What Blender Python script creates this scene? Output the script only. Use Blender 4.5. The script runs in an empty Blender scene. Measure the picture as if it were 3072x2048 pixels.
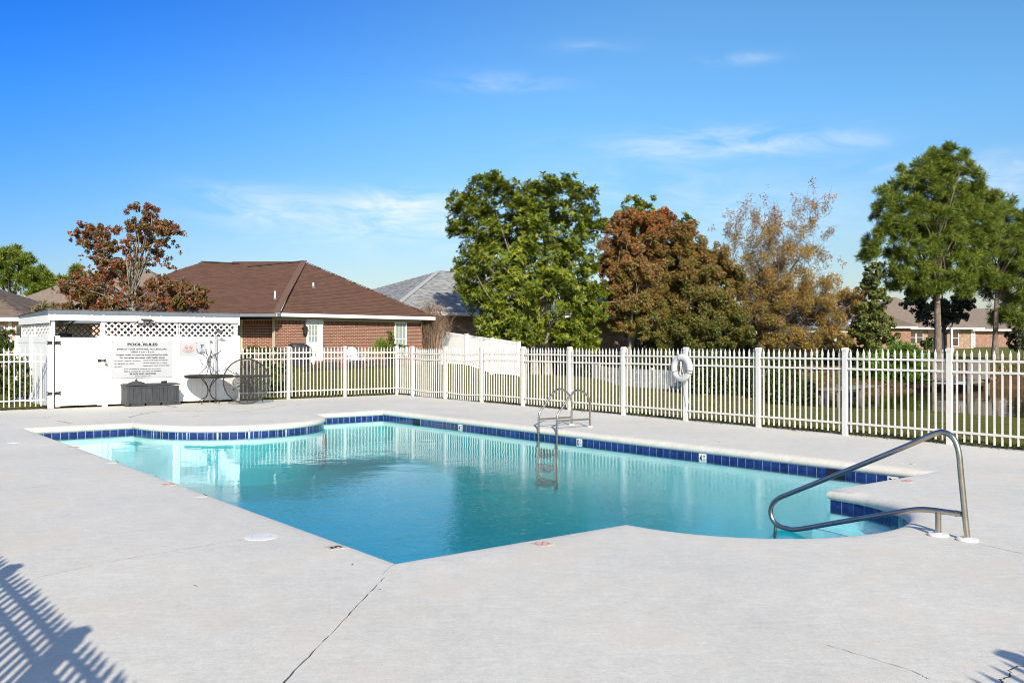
import bpy, math, random
import numpy as np
from mathutils import Matrix, Vector, Quaternion

# ------------------------------------------------------------------ camera, sky, sun, exposure
SC = bpy.context.scene
COL = SC.collection
FPX, HOR, HCAM = 2765.0, 1031.5, 1.65          # focal length in photo pixels, horizon row, eye height
cam_d = bpy.data.cameras.new("camera"); cam = bpy.data.objects.new("camera", cam_d); COL.objects.link(cam)
cam.location = (0, 0, HCAM); cam.rotation_euler = (math.radians(90), 0, 0)
cam_d.lens = 36.0 * FPX / 3072.0; cam_d.sensor_width = 36.0
cam_d.shift_y = (HOR - 1024.0) / 3072.0
cam_d.clip_start = 0.05; cam_d.clip_end = 3000
SC.camera = cam

SUN_EL = math.radians(29.0)
SUN_DIR = Vector((-0.165, 0.986, 0)).normalized() * math.cos(SUN_EL) + Vector((0, 0, -math.sin(SUN_EL)))
sun_d = bpy.data.lights.new("sun", 'SUN'); sun = bpy.data.objects.new("sun", sun_d); COL.objects.link(sun)
sun_d.energy = 5.0; sun_d.angle = math.radians(0.53); sun_d.color = (1.0, 0.915, 0.775)
sun.rotation_euler = SUN_DIR.to_track_quat('-Z', 'Y').to_euler(); sun.location = (5, -20, 30)

world = bpy.data.worlds.new("World"); SC.world = world; world.use_nodes = True
SC.view_settings.view_transform = 'Standard'; SC.view_settings.look = 'None'
SC.view_settings.exposure = 0.38; SC.view_settings.gamma = 1.0; SC.view_settings.use_curve_mapping = False
SC.cycles.pixel_filter_type = 'BLACKMAN_HARRIS'; SC.cycles.filter_width = 1.0; SC.cycles.max_bounces = 10; SC.cycles.transparent_max_bounces = 16; SC.cycles.volume_bounces = 0

def build_world():
    nt = world.node_tree; N = nt.nodes; L = nt.links; N.clear()
    out = N.new('ShaderNodeOutputWorld'); bg = N.new('ShaderNodeBackground'); bg.inputs[1].default_value = 0.106
    sky = N.new('ShaderNodeTexSky'); sky.sky_type = 'NISHITA'; sky.sun_disc = False
    sky.sun_elevation = SUN_EL; sky.sun_rotation = math.radians(170.5)
    sky.altitude = 30; sky.air_density = 1.0; sky.dust_density = 0.8; sky.ozone_density = 2.5
    hs = N.new('ShaderNodeHueSaturation'); hs.inputs['Saturation'].default_value = 1.25; hs.inputs['Value'].default_value = 1.0
    hs.inputs['Saturation'].default_value = 1.15
    L.new(sky.outputs[0], hs.inputs['Color'])
    def mixc(kind, fac, a, b):
        m = N.new('ShaderNodeMix'); m.data_type = 'RGBA'; m.blend_type = kind
        for k, v in (('Factor', fac), ('A', a), ('B', b)):
            if isinstance(v, (int, float)): m.inputs[k].default_value = v
            elif isinstance(v, tuple): m.inputs[k].default_value = v
            else: L.new(v, m.inputs[k])
        return m.outputs['Result']
    tcd0 = N.new('ShaderNodeTexCoord'); s0 = N.new('ShaderNodeSeparateXYZ'); L.new(tcd0.outputs['Generated'], s0.inputs[0])
    low = N.new('ShaderNodeMapRange'); low.inputs[1].default_value = .0; low.inputs[2].default_value = .24; L.new(s0.outputs[2], low.inputs[0])
    col = mixc('MULTIPLY', 1.0, hs.outputs[0], mixc('MIX', low.outputs[0], (.86, .72, .70, 1), (.80, 1.10, 1.22, 1)))
    # the blue deepens smoothly towards the upper left of the sun's opposite side
    tcd = N.new('ShaderNodeTexCoord'); vm = N.new('ShaderNodeVectorMath'); vm.operation = 'DOT_PRODUCT'; L.new(tcd.outputs['Generated'], vm.inputs[0]); vm.inputs[1].default_value = (-.563, .307, .768)
    mr = N.new('ShaderNodeMapRange'); mr.interpolation_type = 'SMOOTHSTEP'; mr.inputs[1].default_value = .42; mr.inputs[2].default_value = .86; L.new(vm.outputs['Value'], mr.inputs[0])
    col = mixc('MULTIPLY', mr.outputs[0], col, (.03, .46, 1.06, 1))
    # thin cirrus: soft patches in azimuth / elevation, broken up by streaky noise
    tc = N.new('ShaderNodeTexCoord')
    sep = N.new('ShaderNodeSeparateXYZ'); L.new(tc.outputs['Generated'], sep.inputs[0])
    def M(op, a, b=None, c=None):
        m = N.new('ShaderNodeMath'); m.operation = op
        for i, v in enumerate((a, b, c)):
            if v is None: continue
            if isinstance(v, (int, float)): m.inputs[i].default_value = v
            else: L.new(v, m.inputs[i])
        return m.outputs[0]
    az = M('ARCTAN2', sep.outputs[0], sep.outputs[1])
    el = M('ARCSINE', sep.outputs[2])
    comb = N.new('ShaderNodeCombineXYZ'); L.new(M('MULTIPLY', az, 9.0), comb.inputs[0])
    L.new(M('MULTIPLY', M('ADD', el, M('MULTIPLY', az, 0.05)), 34.0), comb.inputs[1])
    nz = N.new('ShaderNodeTexNoise'); nz.inputs['Scale'].default_value = 1.25; nz.inputs['Detail'].default_value = 7
    nz.inputs['Roughness'].default_value = 0.62; nz.inputs['Distortion'].default_value = 0.6
    L.new(comb.outputs[0], nz.inputs['Vector'])
    streak = M('MULTIPLY', M('SUBTRACT', nz.outputs[0], 0.36), 3.0)
    total = None
    for (px, py, wx, wy, amp) in CLOUDS:
        a0 = math.atan2(px - 1536, FPX); e0 = math.atan2(HOR - py, math.hypot(FPX, px - 1536))
        dx = M('DIVIDE', M('SUBTRACT', az, a0), wx / FPX); dy = M('DIVIDE', M('SUBTRACT', el, e0), wy / FPX)
        g = M('MULTIPLY', M('EXPONENT', M('MULTIPLY', M('ADD', M('MULTIPLY', dx, dx), M('MULTIPLY', dy, dy)), -1.0)), amp)
        total = g if total is None else M('ADD', total, g)
    # the same sort of thin cirrus goes on over the rest of the dome
    rest = M('MULTIPLY', M('GREATER_THAN', M('ABSOLUTE', az), 0.75), 0.22)
    total = M('ADD', total, M('MULTIPLY', rest, M('GREATER_THAN', el, 0.05)))
    mask = M('MINIMUM', M('MAXIMUM', M('MULTIPLY', total, streak), 0.0), 0.85)
    mix = N.new('ShaderNodeMix'); mix.data_type = 'RGBA'
    L.new(mask, mix.inputs['Factor']); L.new(col, mix.inputs['A'])
    mix.inputs['B'].default_value = (8.3, 8.2, 8.6, 1)
    L.new(mix.outputs['Result'], bg.inputs[0]); L.new(bg.outputs[0], out.inputs[0])
CLOUDS = [(2120, 430, 330, 42, .5), (2480, 430, 170, 26, .34), (1040, 640, 330, 50, .5), (1250, 600, 190, 34, .45),
          (1500, 250, 160, 26, .28), (2210, 178, 100, 16, .28), (3000, 525, 150, 50, .55), (2350, 640, 420, 70, .26),
          (700, 590, 160, 45, .22), (1900, 560, 350, 55, .22), (1200, 690, 420, 66, .34), (2620, 500, 120, 18, .28), (1780, 140, 110, 18, .2)]
build_world()

# ------------------------------------------------------------------ helpers
def G(px, py, z=0.0):                     # photo pixel on a level plane -> point
    y = FPX * (HCAM - z) / (py - HOR); return Vector(((px - 1536) / FPX * y, y, z))
def P(px, py, y):                         # photo pixel at a depth -> point
    return Vector(((px - 1536) / FPX * y, y, HCAM + (HOR - py) / FPX * y))

class MB:
    def __init__(s): s.v = []; s.f = []; s.smooth = False
    def add(s, vs, fs):
        o = len(s.v); s.v += [tuple(p) for p in vs]; s.f += [tuple(i + o for i in f) for f in fs]; return s
    def hexa(s, p):                       # eight corners: bottom ring 0-3 counter-clockwise, top ring 4-7
        return s.add(p, [(3, 2, 1, 0), (4, 5, 6, 7), (0, 1, 5, 4), (1, 2, 6, 5), (2, 3, 7, 6), (3, 0, 4, 7)])
    def box(s, c, sz, X=Vector((1, 0, 0)), Y=Vector((0, 1, 0)), Z=Vector((0, 0, 1))):
        c = Vector(c); a, b, d = Vector(X) * sz[0] / 2, Vector(Y) * sz[1] / 2, Vector(Z) * sz[2] / 2
        return s.hexa([c - a - b - d, c + a - b - d, c + a + b - d, c - a + b - d, c - a - b + d, c + a - b + d, c + a + b + d, c - a + b + d])
    def bar(s, p, q, w, h, up=Vector((0, 0, 1))):     # bar p->q, w sideways, h along up
        p, q = Vector(p), Vector(q); d = q - p; L = d.length; d = d / L
        side = d.cross(up)
        side = side.normalized() if side.length > 1e-6 else Vector((1, 0, 0))
        u = side.cross(d)
        return s.box((p + q) / 2, (L, w, h), d, side, u)
    def tube(s, pts, r, n=8, closed=False, caps=True):
        pts = [Vector(p) for p in pts]; k = len(pts); rs = r if isinstance(r, (list, tuple)) else [r] * k
        T = []
        for i in range(k):
            a = pts[(i - 1) % k] if closed or i > 0 else pts[i]; b = pts[(i + 1) % k] if closed or i < k - 1 else pts[i]
            t = b - a; T.append(t.normalized() if t.length > 1e-9 else Vector((0, 0, 1)))
        ref = Vector((0, 0, 1)) if abs(T[0].z) < .9 else Vector((1, 0, 0))
        nrm = (ref - T[0] * ref.dot(T[0])).normalized(); vs = []
        for i in range(k):
            nrm = nrm - T[i] * nrm.dot(T[i])
            nrm = nrm.normalized() if nrm.length > 1e-6 else T[i].orthogonal().normalized()
            bn = T[i].cross(nrm)
            for j in range(n):
                a = 2 * math.pi * j / n; vs.append(pts[i] + (nrm * math.cos(a) + bn * math.sin(a)) * rs[i])
        fs = []
        for i in range(k if closed else k - 1):
            i2 = (i + 1) % k
            for j in range(n):
                j2 = (j + 1) % n; fs.append((i * n + j, i * n + j2, i2 * n + j2, i2 * n + j))
        if caps and not closed:
            fs.append(tuple(range(n - 1, -1, -1))); fs.append(tuple((k - 1) * n + j for j in range(n)))
        s.smooth = True
        return s.add(vs, fs)
    def lathe(s, c, prof, n=16, Z=Vector((0, 0, 1)), X=None):
        c = Vector(c); Z = Vector(Z).normalized(); X = (Vector(X) if X else Z.orthogonal()).normalized(); Y = Z.cross(X)
        vs = [c + (X * math.cos(2 * math.pi * j / n) + Y * math.sin(2 * math.pi * j / n)) * r + Z * z for (r, z) in prof for j in range(n)]
        fs = [(i * n + j, i * n + (j + 1) % n, (i + 1) * n + (j + 1) % n, (i + 1) * n + j) for i in range(len(prof) - 1) for j in range(n)]
        if prof[0][0] > 1e-5: fs.append(tuple(range(n - 1, -1, -1)))
        if prof[-1][0] > 1e-5: fs.append(tuple((len(prof) - 1) * n + j for j in range(n)))
        return s.add(vs, fs)
    def prism(s, poly, d):                # polygon of 3-D points, extruded by vector d
        n = len(poly); d = Vector(d); poly = [Vector(p) for p in poly]
        return s.add(poly + [p + d for p in poly], [tuple(range(n - 1, -1, -1)), tuple(range(n, 2 * n))] + [(i, (i + 1) % n, n + (i + 1) % n, n + i) for i in range(n)])
    def mesh(s, name, mat, smooth=None):
        me = bpy.data.meshes.new(name); me.from_pydata(s.v, [], s.f); me.update()
        if mat: me.materials.append(mat)
        if s.smooth if smooth is None else smooth:
            me.polygons.foreach_set('use_smooth', [True] * len(me.polygons))
            try: me.set_sharp_from_angle(angle=math.radians(40))
            except Exception: pass
        return me

def spline(pts, n=6, closed=False):
    pts = [Vector(p) for p in pts]; k = len(pts); out = []
    for i in range(k if closed else k - 1):
        if closed: a, b, c, d = pts[i - 1], pts[i], pts[(i + 1) % k], pts[(i + 2) % k]
        else: a, b, c, d = pts[max(i - 1, 0)], pts[i], pts[i + 1], pts[min(i + 2, k - 1)]
        for j in range(n):
            t = j / n
            out.append(0.5 * ((2 * b) + (c - a) * t + (2 * a - 5 * b + 4 * c - d) * t * t + (3 * b - a - 3 * c + d) * t ** 3))
    if not closed: out.append(pts[-1])
    return out

INV = {}
def link(name, me, parent=None, M=None):
    o = bpy.data.objects.new(name, me); COL.objects.link(o)
    if parent is not None:
        o.parent = parent; o.matrix_parent_inverse = INV[parent.name]
    if M is not None: o.matrix_basis = M
    INV[o.name] = M.inverted() if M is not None else Matrix()
    return o
def tag(o, label, cat, group=None):
    o['label'] = label; o['category'] = cat
    if group: o['group'] = group
    return o
def thing(name, label, cat, loc, group=None):
    o = link(name, None, None, Matrix.Translation(Vector(loc))); o.empty_display_size = .2
    return tag(o, label, cat, group)
def part(name, mb, mat, parent=None, smooth=None):
    return link(name, mb.mesh(name, mat, smooth), parent)
def single(name, label, cat, mb, mat, group=None, smooth=None):
    return tag(link(name, mb.mesh(name, mat, smooth)), label, cat, group)
def struct(name, mb, mat, smooth=None):
    o = link(name, mb.mesh(name, mat, smooth)); o['kind'] = 'structure'; return o
def pieces(name, me, mats, parent, limit=300):
    """alike pieces that share one mesh: the first LIMIT as objects of their own, the rest joined in one stuff part"""
    for m in mats[:limit]: link(name, me, parent, m)
    rest = mats[limit:]
    if rest:
        v = np.array([q.co[:] for q in me.vertices]); f = [tuple(p.vertices) for p in me.polygons]; nv = len(v)
        allv = np.concatenate([v @ np.array(m.to_3x3()).T + np.array(m.translation) for m in rest])
        allf = [tuple(i + k * nv for i in p) for k in range(len(rest)) for p in f]
        me2 = bpy.data.meshes.new(name); me2.from_pydata(allv.tolist(), [], allf); me2.update()
        for mt in me.materials: me2.materials.append(mt)
        o = link(name, me2, parent); o['kind'] = 'stuff'
def frame(o, X, Y, Z):
    X, Y, Z, o = Vector(X), Vector(Y), Vector(Z), Vector(o)
    return Matrix(((X.x, Y.x, Z.x, o.x), (X.y, Y.y, Z.y, o.y), (X.z, Y.z, Z.z, o.z), (0, 0, 0, 1)))
def text_mb(body, width, height=None, bold=0.0):
    cu = bpy.data.curves.new('t', 'FONT'); cu.body = body; cu.align_x = 'CENTER'; cu.align_y = 'CENTER'; cu.size = 1; cu.offset = bold; cu.resolution_u = 3
    ob = bpy.data.objects.new('t', cu); me = bpy.data.meshes.new_from_object(ob)
    v = np.array([q.co[:] for q in me.vertices]); f = [tuple(p.vertices) for p in me.polygons]
    bpy.data.objects.remove(ob); bpy.data.curves.remove(cu); bpy.data.meshes.remove(me)
    lo, hi = v.min(0), v.max(0); v -= (lo + hi) / 2; sc = width / (hi[0] - lo[0]); sy = sc if height is None else height / (hi[1] - lo[1])
    return v[:, :2] * (sc, sy), f
def print_on(mb, body, c, X, U, N, width, height=None, bold=0.02):
    v, f = text_mb(body, width, height, bold); c = Vector(c)
    mb.add([c + X * float(a) + U * float(b) for a, b in v], f)

# ------------------------------------------------------------------ materials
def new_mat(name):
    m = bpy.data.materials.new(name); m.use_nodes = True; nt = m.node_tree; nt.nodes.clear()
    return m, nt, nt.nodes, nt.links
def ramp(N, stops):
    r = N.new('ShaderNodeValToRGB'); e = r.color_ramp.elements
    while len(e) < len(stops): e.new(0.5)
    for i, (p, c) in enumerate(stops): e[i].position = p; e[i].color = (*c, 1)
    return r
def mat(name, col, rough=.6, metal=0., var=.12, scale=6., bump=0., bscale=40., spec=.4, stretch=(1, 1, 1), col2=None, rnd=0., detail=5):
    m, nt, N, L = new_mat(name)
    out = N.new('ShaderNodeOutputMaterial'); b = N.new('ShaderNodeBsdfPrincipled'); L.new(b.outputs[0], out.inputs[0])
    b.inputs['Roughness'].default_value = rough; b.inputs['Metallic'].default_value = metal
    b.inputs['Specular IOR Level'].default_value = spec
    geo = N.new('ShaderNodeNewGeometry'); mp = N.new('ShaderNodeMapping'); mp.inputs['Scale'].default_value = stretch
    L.new(geo.outputs['Position'], mp.inputs[0])
    nz = N.new('ShaderNodeTexNoise'); nz.inputs['Scale'].default_value = scale; nz.inputs['Detail'].default_value = detail
    L.new(mp.outputs[0], nz.inputs['Vector'])
    lo = tuple(c * (1 - var) for c in col); hi = col2 if col2 else tuple(min(1, c * (1 + var)) for c in col)
    r = ramp(N, [(.3, lo), (.7, hi)]); L.new(nz.outputs[0], r.inputs[0]); c = r.outputs[0]
    if rnd > 0:
        oi = N.new('ShaderNodeObjectInfo'); hsv = N.new('ShaderNodeHueSaturation'); mr = N.new('ShaderNodeMapRange')
        mr.inputs[3].default_value = 1 - rnd; mr.inputs[4].default_value = 1 + rnd
        L.new(oi.outputs['Random'], mr.inputs[0]); L.new(mr.outputs[0], hsv.inputs['Value']); L.new(c, hsv.inputs['Color']); c = hsv.outputs[0]
    L.new(c, b.inputs['Base Color'])
    if bump > 0:
        n2 = N.new('ShaderNodeTexNoise'); n2.inputs['Scale'].default_value = bscale; n2.inputs['Detail'].default_value = 4
        L.new(mp.outputs[0], n2.inputs['Vector']); bp = N.new('ShaderNodeBump'); bp.inputs['Strength'].default_value = bump; bp.inputs['Distance'].default_value = .02
        L.new(n2.outputs[0], bp.inputs['Height']); L.new(bp.outputs[0], b.inputs['Normal'])
    return m
def island_mat(name, cols, rough=.8, bump=.3, bscale=60, fine=.15):
    """every separate piece of a mesh (and every object) takes its own colour from the ramp"""
    m, nt, N, L = new_mat(name)
    out = N.new('ShaderNodeOutputMaterial'); b = N.new('ShaderNodeBsdfPrincipled'); L.new(b.outputs[0], out.inputs[0]); b.inputs['Roughness'].default_value = rough
    b.inputs['Specular IOR Level'].default_value = .25
    g = N.new('ShaderNodeNewGeometry'); oi = N.new('ShaderNodeObjectInfo')
    ad = N.new('ShaderNodeMath'); ad.operation = 'ADD'; L.new(g.outputs['Random Per Island'], ad.inputs[0]); L.new(oi.outputs['Random'], ad.inputs[1])
    fr = N.new('ShaderNodeMath'); fr.operation = 'FRACT'; L.new(ad.outputs[0], fr.inputs[0])
    n = len(cols); r = ramp(N, [(i / (n - 1), c) for i, c in enumerate(cols)]); L.new(fr.outputs[0], r.inputs[0])
    nz = N.new('ShaderNodeTexNoise'); nz.inputs['Scale'].default_value = bscale; nz.inputs['Detail'].default_value = 4; L.new(g.outputs['Position'], nz.inputs['Vector'])
    hsv = N.new('ShaderNodeHueSaturation'); mr = N.new('ShaderNodeMapRange'); mr.inputs[1].default_value = .3; mr.inputs[2].default_value = .7; mr.inputs[3].default_value = 1 - fine; mr.inputs[4].default_value = 1 + fine
    L.new(nz.outputs[0], mr.inputs[0]); L.new(mr.outputs[0], hsv.inputs['Value']); L.new(r.outputs[0], hsv.inputs['Color']); L.new(hsv.outputs[0], b.inputs['Base Color'])
    bp = N.new('ShaderNodeBump'); bp.inputs['Strength'].default_value = bump; bp.inputs['Distance'].default_value = .01; L.new(nz.outputs[0], bp.inputs['Height']); L.new(bp.outputs[0], b.inputs['Normal'])
    return m
def leaf_mat(name, stops, trans=.3, rough=.45, spec=.4):
    m, nt, N, L = new_mat(name)
    out = N.new('ShaderNodeOutputMaterial'); b = N.new('ShaderNodeBsdfPrincipled'); b.inputs['Roughness'].default_value = rough; b.inputs['Specular IOR Level'].default_value = spec
    at = N.new('ShaderNodeAttribute'); at.attribute_name = 'tint'; r = ramp(N, stops); L.new(at.outputs['Fac'], r.inputs[0]); L.new(r.outputs[0], b.inputs['Base Color'])
    tr = N.new('ShaderNodeBsdfTranslucent'); L.new(r.outputs[0], tr.inputs[0]); mx = N.new('ShaderNodeMixShader'); mx.inputs[0].default_value = trans
    L.new(b.outputs[0], mx.inputs[1]); L.new(tr.outputs[0], mx.inputs[2]); L.new(mx.outputs[0], out.inputs[0])
    return m

def deck_mat(name, base, wear=1.0):
    m, nt, N, L = new_mat(name)
    out = N.new('ShaderNodeOutputMaterial'); b = N.new('ShaderNodeBsdfPrincipled'); L.new(b.outputs[0], out.inputs[0])
    b.inputs['Roughness'].default_value = .75; b.inputs['Specular IOR Level'].default_value = .25
    g = N.new('ShaderNodeNewGeometry')
    def noise(sc, det, vec=None, ro=.55, dist=0.):
        n = N.new('ShaderNodeTexNoise'); n.inputs['Scale'].default_value = sc; n.inputs['Detail'].default_value = det; n.inputs['Roughness'].default_value = ro; n.inputs['Distortion'].default_value = dist
        L.new(vec or g.outputs['Position'], n.inputs['Vector']); return n.outputs[0]
    def mul(a, fac_lo, fac_hi, src, lo=.3, hi=.7):
        mr = N.new('ShaderNodeMapRange'); mr.inputs[1].default_value = lo; mr.inputs[2].default_value = hi; mr.inputs[3].default_value = fac_lo; mr.inputs[4].default_value = fac_hi
        L.new(src, mr.inputs[0]); h = N.new('ShaderNodeHueSaturation'); L.new(mr.outputs[0], h.inputs['Value']); L.new(a, h.inputs['Color']); return h.outputs[0]
    c = N.new('ShaderNodeRGB'); c.outputs[0].default_value = (*base, 1); c = c.outputs[0]
    c = mul(c, .91, 1.05, noise(.55, 6)); c = mul(c, .89, 1.06, noise(4.5, 9, ro=.8)); c = mul(c, .86, 1.09, noise(38, 6, ro=.8)); c = mul(c, .90, 1.06, noise(150, 4, ro=.8))
    mp = N.new('ShaderNodeMapping'); mp.inputs['Rotation'].default_value = (0, 0, math.radians(-38)); mp.inputs['Scale'].default_value = (5, 26, 1); L.new(g.outputs['Position'], mp.inputs[0])
    brush = noise(1.0, 6, mp.outputs[0], .65); c = mul(c, .94, 1.03, brush); c = mul(c, .90, 1.06, noise(14, 10, ro=.8)); c = mul(c, .80, 1.0, noise(75, 6, ro=.8), .27, .40)
    # worn, tan stains where the paint has thinned, and small dark specks
    st = N.new('ShaderNodeMapRange'); st.inputs[1].default_value = .50; st.inputs[2].default_value = .70; st.inputs[4].default_value = .75 * wear; L.new(noise(1.1, 9, ro=.68, dist=.4), st.inputs[0])
    mx = N.new('ShaderNodeMix'); mx.data_type = 'RGBA'; L.new(st.outputs[0], mx.inputs['Factor']); L.new(c, mx.inputs['A']); mx.inputs['B'].default_value = (base[0] * .9, base[1] * .84, base[2] * .76, 1); c = mx.outputs['Result']
    sp = N.new('ShaderNodeMapRange'); sp.inputs[1].default_value = .70; sp.inputs[2].default_value = .76; sp.inputs[4].default_value = .35 * wear; L.new(noise(26, 6, ro=.75), sp.inputs[0])
    mx = N.new('ShaderNodeMix'); mx.data_type = 'RGBA'; L.new(sp.outputs[0], mx.inputs['Factor']); L.new(c, mx.inputs['A']); mx.inputs['B'].default_value = (.36, .33, .29, 1); c = mx.outputs['Result']
    L.new(c, b.inputs['Base Color'])
    ad = N.new('ShaderNodeMath'); ad.operation = 'ADD'; L.new(noise(120, 3), ad.inputs[0]); L.new(brush, ad.inputs[1])
    bp = N.new('ShaderNodeBump'); bp.inputs['Strength'].default_value = .35; bp.inputs['Distance'].default_value = .004; L.new(ad.outputs[0], bp.inputs['Height']); L.new(bp.outputs[0], b.inputs['Normal'])
    return m

MT = {}
MT['deck'] = deck_mat('painted_concrete', (.665, .637, .56))
MT['coping'] = deck_mat('painted_coping', (.655, .628, .553), .8)
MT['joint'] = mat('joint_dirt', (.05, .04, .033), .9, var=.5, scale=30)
MT['joint_pale'] = mat('joint_pale', (.70, .70, .69), .9, var=.3, scale=20)
MT['white'] = mat('white_vinyl', (.80, .80, .80), .45, var=.03, scale=3)
MT['shaded_white'] = mat('tree_shaded_white', (.40, .41, .41), .8, var=.3, scale=6)  # white of the low fence pickets, greyed to paint in the trees' shade
MT['white_metal'] = mat('white_powdercoat', (.65, .63, .58), .4, var=.05, scale=8)
MT['white_trim'] = mat('white_trim_paint', (.78, .78, .76), .5, var=.05)
MT['fascia'] = mat('painted_fascia', (.75, .75, .74), .6, var=.05, scale=3, stretch=(1, 1, 12))
MT['flash'] = mat('roof_flashing', (.17, .19, .22), .45, metal=.3, var=.12, scale=2)
MT['corr'] = mat('corrugated_metal', (.33, .33, .32), .5, metal=.5, var=.25, scale=4)
MT['black'] = mat('black_iron', (.022, .021, .02), .5, var=.3, scale=30)
MT['darkgrey'] = mat('charcoal_resin', (.046, .048, .054), .55, var=.22, scale=7, stretch=(3, 3, .6), bump=.25, bscale=30, rnd=.10)
MT['dark_plastic'] = mat('dark_plastic', (.05, .05, .053), .5, var=.15)
MT['steel'] = mat('stainless_steel', (.47, .42, .34), .30, metal=1, var=.12, scale=10)
MT['bronze'] = mat('dull_bronze', (.13, .125, .12), .4, metal=.7, var=.2)
MT['brass'] = mat('brass', (.55, .38, .12), .35, metal=1, var=.2)
MT['flange'] = mat('white_flange', (.68, .66, .62), .5, var=.05)
MT['tile'] = mat('cobalt_tile', (.012, .034, .145), .14, var=.45, scale=14, rnd=.22, spec=.6)
MT['grout'] = mat('grout', (.42, .46, .46), .8, var=.08, scale=20)
MT['marker'] = mat('marker_tile', (.70, .70, .66), .3, var=.05)
MT['marker_old'] = mat('faded_marker_tile', (.50, .43, .34), .5, var=.2, scale=20)
MT['ink'] = mat('black_ink', (.012, .012, .014), .5, var=.1)
MT['red_ink'] = mat('red_ink', (.38, .05, .045), .5, var=.15)
MT['faded_red'] = mat('faded_red', (.36, .19, .16), .6, var=.2, scale=30)
MT['blue_ink'] = mat('blue_ink', (.012, .035, .16), .5, var=.1)
MT['sign'] = mat('sign_face', (.44, .445, .46), .35, var=.02)
MT['sign_pink'] = mat('sign_face_pink', (.50, .42, .43), .4, var=.03)
MT['wood'] = mat('grey_wood', (.20, .175, .15), .85, var=.3, scale=9, stretch=(1, 1, .4))
MT['bark'] = mat('bark', (.115, .095, .078), .9, var=.45, scale=9, bump=.8, bscale=14, stretch=(1, 1, .35))
MT['bark_pine'] = mat('pine_bark', (.17, .135, .105), .9, var=.45, scale=9, bump=.8, bscale=14, stretch=(1, 1, .35))
MT['bark_pale'] = mat('pale_bark', (.27, .235, .19), .9, var=.35, scale=9, bump=.5, bscale=14)
MT['twig'] = mat('twig', (.15, .105, .075), .9, var=.4, scale=6)
MT['glass'] = mat('dark_window_glass', (.03, .035, .04), .06, var=.2, spec=.8)
MT['blind'] = mat('window_blind', (.27, .315, .285), .35, var=.10, scale=1.5, stretch=(.1, .1, 30))
MT['frieze'] = mat('frieze_board', (.36, .36, .27), .7, var=.06)
MT['door'] = mat('painted_door', (.66, .68, .66), .5, var=.04)
MT['brown_brick'] = island_mat('brown_brick', [(.17, .062, .036), (.21, .08, .045), (.14, .05, .034), (.23, .09, .052), (.18, .07, .045), (.20, .07, .04)])
MT['mortar'] = mat('mortar', (.62, .54, .44), .9, var=.12, scale=20)
def brick_far(name, c1, c2, mortar, s=1.0):
    m, nt, N, L = new_mat(name); out = N.new('ShaderNodeOutputMaterial'); b = N.new('ShaderNodeBsdfPrincipled'); L.new(b.outputs[0], out.inputs[0]); b.inputs['Roughness'].default_value = .9
    g = N.new('ShaderNodeNewGeometry'); sx = N.new('ShaderNodeSeparateXYZ'); L.new(g.outputs['Position'], sx.inputs[0]); ad = N.new('ShaderNodeMath'); L.new(sx.outputs[0], ad.inputs[0]); L.new(sx.outputs[1], ad.inputs[1])
    cb = N.new('ShaderNodeCombineXYZ'); L.new(ad.outputs[0], cb.inputs[0]); L.new(sx.outputs[2], cb.inputs[1])
    br = N.new('ShaderNodeTexBrick'); br.inputs['Color1'].default_value = (*c1, 1); br.inputs['Color2'].default_value = (*c2, 1); br.inputs['Mortar'].default_value = (*mortar, 1); br.inputs['Scale'].default_value = 1.0
    br.inputs['Brick Width'].default_value = .203 * s; br.inputs['Row Height'].default_value = .0677 * s; br.inputs['Mortar Size'].default_value = .007 * s; L.new(cb.outputs[0], br.inputs['Vector'])
    nz = N.new('ShaderNodeTexNoise'); nz.inputs['Scale'].default_value = 3; nz.inputs['Detail'].default_value = 8; L.new(g.outputs['Position'], nz.inputs['Vector']); mr = N.new('ShaderNodeMapRange'); mr.inputs[1].default_value = .3; mr.inputs[2].default_value = .7; mr.inputs[3].default_value = .78; mr.inputs[4].default_value = 1.2; L.new(nz.outputs[0], mr.inputs[0])
    h = N.new('ShaderNodeHueSaturation'); L.new(mr.outputs[0], h.inputs['Value']); L.new(br.outputs[0], h.inputs['Color']); L.new(h.outputs[0], b.inputs['Base Color']); return m
MT['tan_brick'] = brick_far('tan_brick_wall', (.36, .23, .15), (.24, .13, .085), (.42, .34, .27))
MT['red_brick_far'] = brick_far('far_brick_wall', (.22, .10, .065), (.30, .15, .10), (.38, .30, .24))
MT['peach'] = mat('peach_wall', (.55, .38, .30), .85, var=.12, scale=6)
MT['shingle_brown'] = island_mat('brown_shingle', [(.116, .062, .042), (.142, .075, .051), (.105, .056, .040), (.130, .070, .048)], .9, .4, 50, .22)
MT['shingle_grey'] = island_mat('grey_shingle', [(.26, .27, .27), (.37, .37, .365), (.18, .185, .19), (.40, .40, .39)], .9, .4, 50, .2)
MT['ridge_brown'] = mat('ridge_shingle', (.128, .071, .05), .9, var=.2, scale=12)
MT['ridge_grey'] = mat('ridge_shingle_grey', (.36, .36, .355), .9, var=.15, scale=12)
MT['roof_tan'] = mat('tan_shingle_roof', (.20, .155, .12), .9, var=.3, scale=5, stretch=(1, 1, 5), bump=.3)
MT['roof_grey'] = mat('grey_shingle_roof', (.20, .20, .21), .9, var=.3, scale=5, stretch=(1, 1, 5))
MT['roof_dark'] = mat('brown_shingle_roof', (.15, .11, .085), .9, var=.3, scale=5, stretch=(1, 1, 5))
MT['terracotta'] = mat('terracotta', (.42, .22, .12), .8, var=.15)
MT['red'] = mat('red_glaze', (.38, .02, .025), .35, var=.15)
MT['blue_white'] = mat('pale_blue_resin', (.55, .60, .68), .5, var=.05)
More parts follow.
